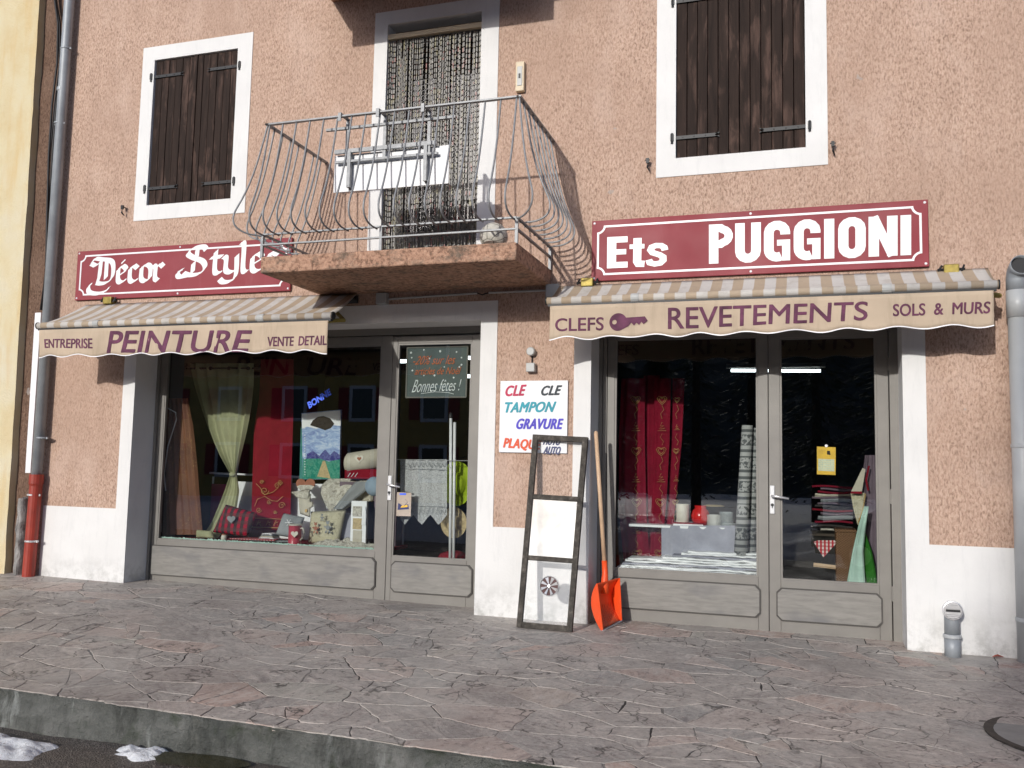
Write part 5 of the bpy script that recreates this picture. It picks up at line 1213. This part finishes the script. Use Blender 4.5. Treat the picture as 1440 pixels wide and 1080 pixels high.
for px, py, r in ((578, 496, 2), (596, 492, 1.4), (619, 494, 2), (642, 495, 1.5), (649, 503, 1.4), (604, 504, 1.6), (649, 513, 1.8), (646, 516, 1.6), (580, 521, 1.7), (611, 528, 1.8), (638, 531, 1.6), (579, 503, 1.4), (625, 516, 1.2), (596, 528, 1.2)):
    q_ = A(px, py, .366); MB().lathe((q_.x, .366, q_.z), [(.0055*r, 0), (.004*r, -.002)], 8, 'y').build('snow_dot', M['chalk_white'], t)
t = thing('lace_curtain', 'white lace half curtain with pointed hem behind the door glass', 'curtain', 595, 690, .5)
def lace(u, v):
    top_ = A(563+66*u, 646, .46); k = abs(((u*2.75+.25) % 1)-.5)*2; bp = 738-14*k; b_ = A(563+66*u, bp, .46); p = top_*(1-v)+b_*v
    return p+Vector((0, .006*math.sin(u*30), 0))
MB().grid(lace, 88, 20).build('lace_cloth', M['lace'], t, smooth=True)
pts_tube('curtain_wire', [(558, 646), (662, 648)], .455, .003, M['steel'], t)
for py in (660, 712): pts_tube('lace_band', [(563, py-1), (629, py+1)], .452, .0025, M['greycloth'], t)
for k in range(11): pts_tube('lace_motif', [(565+k*6, 657), (568+k*6, 650), (571+k*6, 657), (568+k*6, 653), (565+k*6, 651)], .452, .0018, M['greycloth'], t); pts_tube('lace_motif', [(565+k*6, 724), (568+k*6, 714), (571+k*6, 723), (565+k*6, 717)], .452, .0018, M['greycloth'], t)
t = thing('postcard', 'pinkish printed card stuck on the door glass beside the handle', 'card', 567, 709, .34)
cut('card', [(556.5, 725.5), (577.5, 726), (578.5, 693), (557, 692)], .345, .002, M['paper_pink'], t); cut('print', [(559, 717), (575, 716), (574, 709), (566, 711), (560, 707)], .3435, .001, M['ink_navy'], t); cut('print', [(563, 714), (573, 713), (573, 710), (565, 711)], .343, .001, M['paper_yellow'], t); cut('print', [(562, 696), (571, 696), (571, 693.5), (562, 693.5)], .343, .001, M['brightblue'], t)
pts_tube('print_line', [(570, 702), (573, 706), (568, 712)], .342, .0015, M['ink_navy'], t)
t = thing('curtain_poles', 'two white curtain poles standing upright behind the door glass', 'poles', 636, 690, .55)
for a_, b_ in (((634, 588), (633, 786)), ((639.5, 594), (638, 786))): MB().tube([A(*a_, .50), A(*b_, .50)], .014, 8).build('pole', M['signwhite'], t, smooth=True)
q = A(634, 588, .50); MB().lathe((q.x, .50, q.z), [(.02, 0), (.02, .03), (.010, .05)], 10).build('pole_end', M['iron'], t)
t = thing('green_hat', 'lime green wide hat hanging behind the white poles', 'hat', 643, 680, .62); q = A(642, 680, .62)
def hat(q, s, mat, parent, asp=1.35):
    m = MB(); prof = [(.001, .05), (.05, .055), (.075, .04), (.08, .0), (.13, -.01), (.15, .0)]; n = 24; vs = [];
    for r, h in prof:
        for k in range(n): a = 2*math.pi*k/n; vs.append((q.x+r*s*math.cos(a), q.y-h*s*1.0, q.z+r*s*asp*math.sin(a)))
    m.add(vs, [(i*n+k, i*n+(k+1) % n, (i+1)*n+(k+1) % n, (i+1)*n+k) for i in range(len(prof)-1) for k in range(n)]).build('hat_felt', mat, parent, smooth=True)
hat(q, 1.05, M['lime'], t, 1.3)
t = thing('straw_hat', 'round straw hat hanging below the lime green hat', 'hat', 638, 735, .6); q = A(638, 735, .60); hat(q, .85, M['straw'], t, 1.1)
t = thing('red_bucket', 'dark red rounded basket on the floor behind the shop door', 'basket', 640, 780, .7); q = A(638, 790, .75); MB().lathe((q.x, .75, q.z-.15), [(.10, 0), (.16, .1), (.165, .16), (.13, .22), (.05, .25)], 22).build('basket_body', M['crimson'], t, smooth=True)

# right window
t = thing('red_curtains', 'dark red curtains with gold hearts and fir trees behind the right window', 'curtains', 915, 665, .8)
drape('curtain_panel', [(.80, 532, 874, 906), (.80, 620, 870, 906), (.79, 720, 870, 908), (.78, 800, 878, 914)], .016, 2.2, M['wine'], t, 50)
drape('curtain_panel', [(.86, 528, 905, 928), (.86, 640, 906, 926), (.85, 780, 908, 924)], .02, 2, M['wine'], t, 40)
drape('curtain_panel', [(.80, 532, 920, 944), (.80, 620, 919, 942), (.79, 700, 917, 938), (.78, 790, 912, 930)], .016, 1.6, M['wine'], t, 40)
drape('curtain_panel', [(.84, 532, 946, 963), (.84, 620, 944, 959), (.83, 700, 940, 951), (.82, 770, 930, 944)], .014, 1.5, M['wine'], t, 40)
def emb_heart(px, py, s, y):
    for k in (1, .62): pts_tube('gold_heart', [(px+k*s*math.sin(a/12*6.283)**3, py-k*s*(.8125*math.cos(a/12*6.283)-.3125*math.cos(a/6*6.283)-.125*math.cos(a/4*6.283))) for a in range(13)], y, .0022, M['gold'], t, 4)
def emb_tree(px, py, s, y):
    pts_tube('gold_tree', [(px, py-s*1.3), (px-s*.4, py-s*.5), (px+s*.35, py-s*.55), (px-s*.7, py+.1*s), (px+s*.6, py), (px-s, py+s*.6), (px+s*.9, py+s*.55)], y, .0022, M['gold'], t, 4)
for col, y_ in ((894, .765), (931, .765), (952, .805)):
    for k in range(4):
        x_ = col-(k*1.2 if col > 900 else -k*.6); hy = 562+k*72; s_ = 7 if col < 940 else 4.5
        if hy < 790: emb_heart(x_, hy, s_, y_)
        ty_ = hy+40
        if ty_ < 780: emb_tree(x_, ty_, s_*.9, y_); pts_tube('gold_vine', [(x_, hy+8), (x_+2.5, hy+14), (x_-2, hy+20), (x_, hy+27)], y_, .0018, M['gold'], t, 4); pts_tube('gold_vine', [(x_, ty_+8), (x_-2.5, ty_+13), (x_+2, ty_+19), (x_, ty_+24)], y_, .0018, M['gold'], t, 4)
t = thing('fabric_rolls', 'two tall grey nordic patterned fabric rolls standing beside the centre post', 'fabric rolls', 1050, 700, .7)
for (a_, b_, r) in (((1051, 598), (1042, 782), .044), ((1060, 602), (1056, 785), .038)):
    p0, p1 = A(*a_, .58 if a_[0] < 1055 else .66), A(*b_, .55 if a_[0] < 1055 else .64); MB().tube([p0, p1], [r, r*1.3], 16).build('roll', M['nordic'], t, smooth=True)
t = thing('display_table', 'table under a white cloth with pots on it in the right window', 'table', 1000, 760, .8)
q0, q1 = A(942, 739, .62), A(1062, 741, .62); zt2 = q0.z
MB().box(q0.x-.35, q1.x+.02, .62, 1.3, zt2-.02, zt2).build('table_top', M['signwhite'], t)
drape('tablecloth', [(.62, 739, 930, 1062), (.61, 760, 930, 1062), (.60, 790, 930, 1062), (.60, 812, 930, 1062)], .010, 5, M['lilac'], t, 120)
t0 = t
t = thing('snow_reflection_sheets', 'white layered sheets added in place of the snow reflection low in the right window', 'sheets', 980, 790, .5)  # bright white layers stand in for snow reflected in the glass
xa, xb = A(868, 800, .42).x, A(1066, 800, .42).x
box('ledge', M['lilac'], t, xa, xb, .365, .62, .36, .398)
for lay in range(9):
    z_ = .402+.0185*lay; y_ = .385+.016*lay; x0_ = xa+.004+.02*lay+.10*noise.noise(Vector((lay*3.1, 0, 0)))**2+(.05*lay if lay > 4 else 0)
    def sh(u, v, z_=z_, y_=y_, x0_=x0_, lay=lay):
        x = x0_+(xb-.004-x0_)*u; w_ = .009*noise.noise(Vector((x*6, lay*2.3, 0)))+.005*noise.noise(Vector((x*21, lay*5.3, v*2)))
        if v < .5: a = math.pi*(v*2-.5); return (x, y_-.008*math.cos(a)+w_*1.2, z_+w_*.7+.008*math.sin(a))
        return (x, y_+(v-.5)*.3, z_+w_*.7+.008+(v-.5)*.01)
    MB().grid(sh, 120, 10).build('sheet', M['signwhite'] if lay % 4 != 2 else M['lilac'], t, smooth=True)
def pot(name, lab, px, py0, py1, r, mat, y=.72, prof=None, cat='pot'):
    q = A(px, py1, y); h = A(px, py0, y).z-zt2; e_ = empty(name, (q.x, y, zt2), lab, cat)
    MB().lathe((q.x, y, zt2+.001), [(a*r, b*h) for a, b in (prof or [(.8, 0), (1, .1), (.95, .7), (1, .95), (1, 1), (.9, 1), (.85, .9)])], 22).build('body', M[mat], e_, smooth=True); return e_, q, h
pot('beige_mug', 'beige ceramic mug at the left on the white cloth table', 960, 709, 733, .056, 'cream', cat='mug')
e_, q, h = pot('red_pot', 'bright red round pot with a lid between mug and glassware', 985, 711, 734, .078, 'mugred', prof=[(.6, 0), (.95, .3), (1, .5), (.85, .75), (.6, .85), (.65, 1), (.5, 1)])
e_, q, h = pot('glass_jar', 'small glass jar standing right of the red pot', 1004, 724, 738, .06, 'milky', y=.68, cat='jar')
pot('glass_jar', 'second small glass jar nearest the patterned rolls', 1021, 720, 738, .06, 'dusty', y=.70, cat='jar')
t = thing('red_box', 'flat dark red box on the white table below the mug and pot', 'box', 968, 735, .66); q0, q1 = A(947, 738, .65), A(989, 733, .65); MB().box(q0.x, q1.x, .64, .69, zt2+.001, zt2+.028).build('box_lid', M['crimson'], t, bevel=.003); MB().box(q0.x, q1.x, .636, .64, zt2+.001, zt2+.016).build('label_strip', M['signwhite'], t)
t = thing('wooden_plate', 'oval wooden plate leaning behind the red pot', 'plate', 1003, 714, .8); q = A(1004, 712, .85); MB().lathe((q.x, .85, q.z), [(.085, 0), (.09, .006), (.06, .012)], 22).build('plate', M['straw'], t)
t = thing('shop_tube_light', 'lit white fluorescent tube under the ceiling of the right shop', 'tube light', 1090, 522, 3.0)
q0, q1 = A(1028, 521, 3.0), A(1154, 521.5, 3.0); MB().tube([q0, q1], .016, 8).build('lit_tube', M['tube'], t); MB().box(q0.x-.05, q1.x+.05, 2.97, 3.03, q0.z+.025, q0.z+.07).build('tube_housing', M['frame'], t)
for lab, a_, b_ in (('short lit tube seen through the top left of the door glass', (563, 508), (571, 508)), ('upper of two short lit tubes at the right of the door glass', (651, 501), (663, 505)), ('lower of two short lit tubes at the right of the door glass', (652, 529), (663, 529))):
    t = thing('ceiling_tube', lab, 'tube light', a_[0], a_[1], 3.4, 'ceiling tubes in the left shop'); q0, q1 = A(*a_, 3.4), A(*b_, 3.4); MB().tube([q0-Vector((.15, 0, 0)), q1+Vector((.15, 0, 0))], .022, 8).build('lit_tube', M['tube'], t)

# right door
t = thing('yellow_notice', 'yellow notice sheet stuck on the right shop door glass', 'notice', 1162, 648, .34)
cut('sheet', [(1148.8, 667), (1175, 668), (1175.2, 629), (1148.8, 628)], .346, .001, M['paper_yellow'], t); cut('table_print', [(1150.5, 662), (1173.5, 663), (1173.5, 646), (1150.5, 645)], .3445, .001, M['paper_cream'], t)
for k in range(6): pts_tube('print_line', [(1151, 647+k*2.8), (1173, 648+k*2.8)], .343, .0012, M['mint'], t, 4)
for k in range(6): pts_tube('print_line', [(1153+k*3.7, 646), (1153+k*3.7, 661.5)], .3428, .0008, M['mint'], t, 4)
cut('logo_print', [(1163, 639), (1168, 640), (1167, 634), (1163, 634)], .3445, .001, M['interior'], t); pts_tube('print_line', [(1151, 634), (1160, 634)], .3445, .001, M['gold'], t, 4); pts_tube('print_line', [(1151, 637), (1158, 637)], .3445, .001, M['gold'], t, 4)
q_ = A(1162, 627, .34); MB().lathe((q_.x, .342, q_.z), [(.012, 0), (.010, -.006)], 10, 'y').build('suction_cup', M['alu'], t)
t = thing('cloth_shelf', 'shelf with stacks of folded red and white cloths behind the right door', 'shelf', 1175, 700, 1.3)
for k, (py, mt) in enumerate(((684, 'wine'), (688, 'mauve'), (692, 'wine'), (696, 'linen'), (699, 'mauve'), (703, 'greycloth'), (708, 'mauve'), (712, 'interior'), (717, 'crimson'), (722, 'mauve'), (727, 'greycloth'), (733, 'wine'), (739, 'interior'), (745, 'floral'))):
    a_, b_ = A(1142+4*((k*7) % 4), py, 1.3), A(1199-4*((k*5) % 5), py, 1.3); th = .007 if mt in ('linen', 'greycloth') else .012; MB().grid(lambda u, v: (a_.x+(b_.x-a_.x)*u, 1.3-.02*math.sin(math.pi*v)+.3*0, a_.z-th+2*th*v+.006*math.sin(u*5+k)), 16, 4).build('folded_cloth', M[mt], t, smooth=True, solid=.02)
a_ = A(1139, 750, 1.28); b_ = A(1205, 750, 1.28); MB().box(a_.x, b_.x, 1.3, 1.7, a_.z-.02, a_.z).build('shelf_board', M['bark'], t)
t = thing('wicker_hamper', 'upright brown wicker hamper behind the right shop door', 'hamper', 1190, 785, .7)
q0, q1 = A(1176, 826, .72), A(1204, 749, .72); MB().box(q0.x, q1.x, .72, .95, -.0, q1.z).build('hamper_body', M['wicker'], t, bevel=.01); MB().box(q0.x-.006, q1.x+.006, .712, .958, q1.z-.002, q1.z+.022).build('hamper_rim', M['wicker'], t, bevel=.006)
t = thing('checked_cloth', 'corner of red checked cloth hanging left of the wicker hamper', 'cloth', 1160, 768, .9)
cut('cloth', [(1144, 762), (1158, 784), (1176, 764), (1174, 760), (1150, 760)], .80, .012, M['gingham'], t)
pts_tube('table_edge', [(1144, 794), (1178, 798)], .82, .018, M['ash'], t, 6)
t = thing('tea_towels', 'tea towels and aprons hanging on a rack at the right of the door', 'tea towels', 1215, 700, .8)
cut('white_towel', [(1197, 691), (1212, 692), (1217, 660), (1213, 658)], .70, .01, M['linen'], t)
cut('red_hem', [(1196, 694), (1212, 694.5), (1212, 691), (1197, 691)], .694, .005, M['crimson'], t)
drape('dark_cloth', [(.82, 640, 1216, 1232), (.8, 690, 1210, 1236), (.8, 760, 1212, 1238), (.8, 815, 1214, 1238)], .02, 3, M['mauve'], t, 40)
drape('patterned_cloth', [(.75, 693, 1196, 1216), (.74, 715, 1200, 1216), (.74, 738, 1206, 1218)], .01, 2, M['bear'], t, 24)
drape('green_cloth', [(.66, 745, 1210, 1216), (.65, 775, 1210, 1226), (.64, 800, 1212, 1231), (.62, 824, 1216, 1234)], .012, 2, M['green'], t, 30)
drape('mint_cloth', [(.60, 712, 1215, 1222), (.58, 740, 1207, 1218), (.56, 775, 1199, 1214), (.54, 824, 1190, 1217)], .012, 2, M['mint'], t, 30)
pts_tube('yellow_ribbon', [(1217, 694), (1214, 715), (1207, 735)], .72, .005, M['gold'], t)
pts_tube('red_ribbon', [(1222, 655), (1218, 675), (1221, 690)], .72, .008, M['crimson'], t)
# ------------------------------------------------------------------ the other side of the street (seen in the reflections)
def far_house(label, x0, x1, y, h, ridge, col, rows, cols, zb=-.8, depth=9):
    r = empty('house', ((x0+x1)/2, y, zb), label, 'house')
    MB().box(x0, x1, y-depth, y, zb, h).build('wall', M[col], r)
    MB().add([(x0-.5, y+.6, h), (x1+.5, y+.6, h), (x1+.5, y-depth/2, ridge), (x0-.5, y-depth/2, ridge), (x0-.5, y-depth-.6, h), (x1+.5, y-depth-.6, h)], [(0, 1, 2, 3), (3, 2, 5, 4), (0, 3, 4), (1, 5, 2), (0, 4, 5, 1)]).build('roof', M['rooftile'], r)
    for j in range(rows):
        for i in range(cols):
            cx = x0+(x1-x0)*(i+.5)/cols; cz = zb+1.9+j*2.9
            w_ = MB().box(cx-.72, cx+.72, y, y+.05, cz-.85, cz+.95).build('window', M['white'], r)
            MB().box(cx-.55, cx+.55, y+.05, y+.06, cz-.68, cz+.78).build('pane', M['darkglass'], w_)
            for s in (-1, 1): MB().box(cx+s*.78, cx+s*1.32, y+.002, y+.06, cz-.75, cz+.85).build('shutter', M['redshutter'], r)
far_house('ochre house with red shutters across the street, reflected in the left shop window', -38, -11, -32, 7.4, 9.2, 'ochre', 3, 7)
def conifer(x, y, h, rad, seed, label, dens=1.0):
    rr = random.Random(seed); r = empty('conifer', (x, y, -.8), label, 'tree')
    MB().tube([(x, y, -.8), (x, y, h*.6), (x, y, h)], [.22, .12, .02], 7).build('trunk', M['bark'], r)
    m = MB()
    n = int(4200*dens)
    for k in range(n):
        t_ = rr.random()**.8; z = .4+(h-.4)*t_; R = rad*(1-t_)**.8*(.75+.5*rr.random())*(.8+.2*math.sin(z*5)); a = rr.uniform(0, 6.283); q = math.sqrt(rr.random())*R
        c_ = Vector((x+q*math.cos(a), y+q*math.sin(a), z-q*.25)); d = Vector((math.cos(a), math.sin(a), -.35)); s = rr.uniform(.14, .32); pr = Vector((-math.sin(a), math.cos(a), rr.uniform(-.3, .3)))*s*.4
        m.add([c_-d*s*.5-pr*.4, c_-d*s*.4+pr*.6, c_+d*s*.8+pr*.2, c_+d*s*.6-pr*.5], [(0, 1, 2, 3)])
    m.build('crown', M['needle'], r, fix=False)
TL = [(-9.2, -29, 7.4, 2.4), (-7.2, -28, 7.0, 2.3), (-5.9, -31, 7.6, 2.2), (-3.9, -28, 11.3, 1.9), (-1.9, -30, 12.3, 2.2), (.6, -28.5, 11.8, 2.8), (3.2, -30, 12.5, 3), (6.2, -28, 11, 3), (9.5, -30, 12.5, 3), (-12, -26.5, 7.2, 1.2)]
for k, (x, y, h, rd_) in enumerate(TL):
    conifer(x, y, h, rd_, k, ['leftmost', 'second', 'third', 'fourth', 'fifth', 'sixth', 'seventh', 'eighth', 'rightmost', ''][k]+' from the ochre house in the row of dark snow dusted conifers across the street' if k < 9 else 'slim young conifer in front of the ochre house across the street', .38 if k in (3, 4) else 1.0)
for o in [o for o in bpy.data.objects if o.name.startswith('conifer') and 'dark snow' in o.get('label', '')]: o['group'] = 'conifers across the street'
M['hill'] = plain('snowy_wooded_slope', (.05, .06, .055), .9, 0, .8, .12)
hl = MB().grid(lambda u, v: (-140+280*u, -60-110*v, -1+38*v+7*noise.noise(Vector((u*9, v*5, 0)))+2*noise.noise(Vector((u*40, v*22, 0)))), 120, 50).build('hillside', M['hill'], None); tag(hl, kind='structure')
def sbank(u, v):
    x = -22+40*u; y = -12.6-5*v; return (x, y, -.80+(.55+.35*noise.noise(Vector((x*.5, v*2, 0))))*math.sin(math.pi*v)**.7+.10*noise.noise(Vector((x*2.3, y*2, 0))))
sb = MB().grid(sbank, 160, 30).build('snow_bank', M['snow'], None, smooth=True); tag(sb, kind='structure')
sf = MB().grid(lambda u, v: (-60+120*u, -17.4-42*v, -.74+.12*noise.noise(Vector((u*30, v*20, 0)))), 80, 40).build('snow_field', M['snow'], None, smooth=True); tag(sf, kind='structure')
def car(label, cx, cy, zb, heading=0, sc=1.0, mat='carpaint'):
    r = empty('parked_car', (cx, cy, zb), label, 'car')
    L, Wd = 4.1, 1.68
    prof = [(-2.05, .32), (-2.08, .62), (-1.95, .78), (-1.1, .93), (-.35, 1.38), (.25, 1.45), (1.0, 1.42), (1.75, .98), (2.0, .92), (2.06, .6), (2.02, .3)]
    def sec(y, inset): return [(cx+x, cy+y, zb+(z if z < .95 else .95+(z-.95)*(1-0*inset))) for x, z in prof]
    secs = [(-.84, 0), (-.80, 1), (.80, 1), (.84, 0)]
    m = MB(); n = len(prof)
    rows_ = []
    for y, k in ((-.78, .9), (-.84, 1), (.84, 1), (.78, .9)):
        row = []
        for x, z in prof: row.append((cx+x*(1 if k == 1 else .985), cy+y*(1-.22*max(0, z-.9)/.55), zb+z*(1 if k == 1 else .992)))
        rows_.append(row)
    for row in rows_: m.v += row
    for j in range(3):
        for i in range(n): m.f.append((j*n+i, j*n+(i+1) % n, (j+1)*n+(i+1) % n, (j+1)*n+i))
    m.f += [tuple(range(n)), tuple(range(4*n-1, 3*n-1, -1))]
    m.build('body', M[mat], r, smooth=False, bevel=.03)
    for s in (-1, 1):
        yy_ = cy+s*.80
        MB().add([(cx-.95, yy_+s*.035, zb+.98), (cx+1.45, yy_+s*.035, zb+.98), (cx+.95, yy_-s*.035, zb+1.34), (cx-.30, yy_-s*.035, zb+1.34)], [(0, 1, 2, 3)]).build('side_window', M['darkglass'], r, solid=.01)
        for wx in (-1.28, 1.25):
            w_ = MB().lathe((cx+wx, cy+s*.72, zb+.31), [(.20, -.1), (.31, -.1), (.31, .1), (.20, .1)], 24, 'y').build('wheel', M['tyre'], r); MB().lathe((cx+wx, cy+s*.74, zb+.31), [(.19, -.09), (.19, .09)], 16, 'y').build('rim', M['steel'], w_)
    MB().add([(cx-1.08, cy-.66, zb+.965), (cx-1.08, cy+.66, zb+.965), (cx-.40, cy+.58, zb+1.37), (cx-.40, cy-.58, zb+1.37)], [(0, 1, 2, 3)]).build('windscreen', M['darkglass'], r, solid=.012)
    for s in (-1, 1): MB().box(cx-2.10, cx-2.0, cy+s*.50-.14, cy+s*.50+.14, zb+.60, zb+.74).build('headlight', M['alu'], r, bevel=.02)
    MB().box(cx-2.11, cx-2.05, cy-.4, cy+.4, zb+.40, zb+.52).build('grille', M['iron'], r)
car('dark parked car across the road, its front reflected in the right shop door', 2.3, -10.6, -.60)
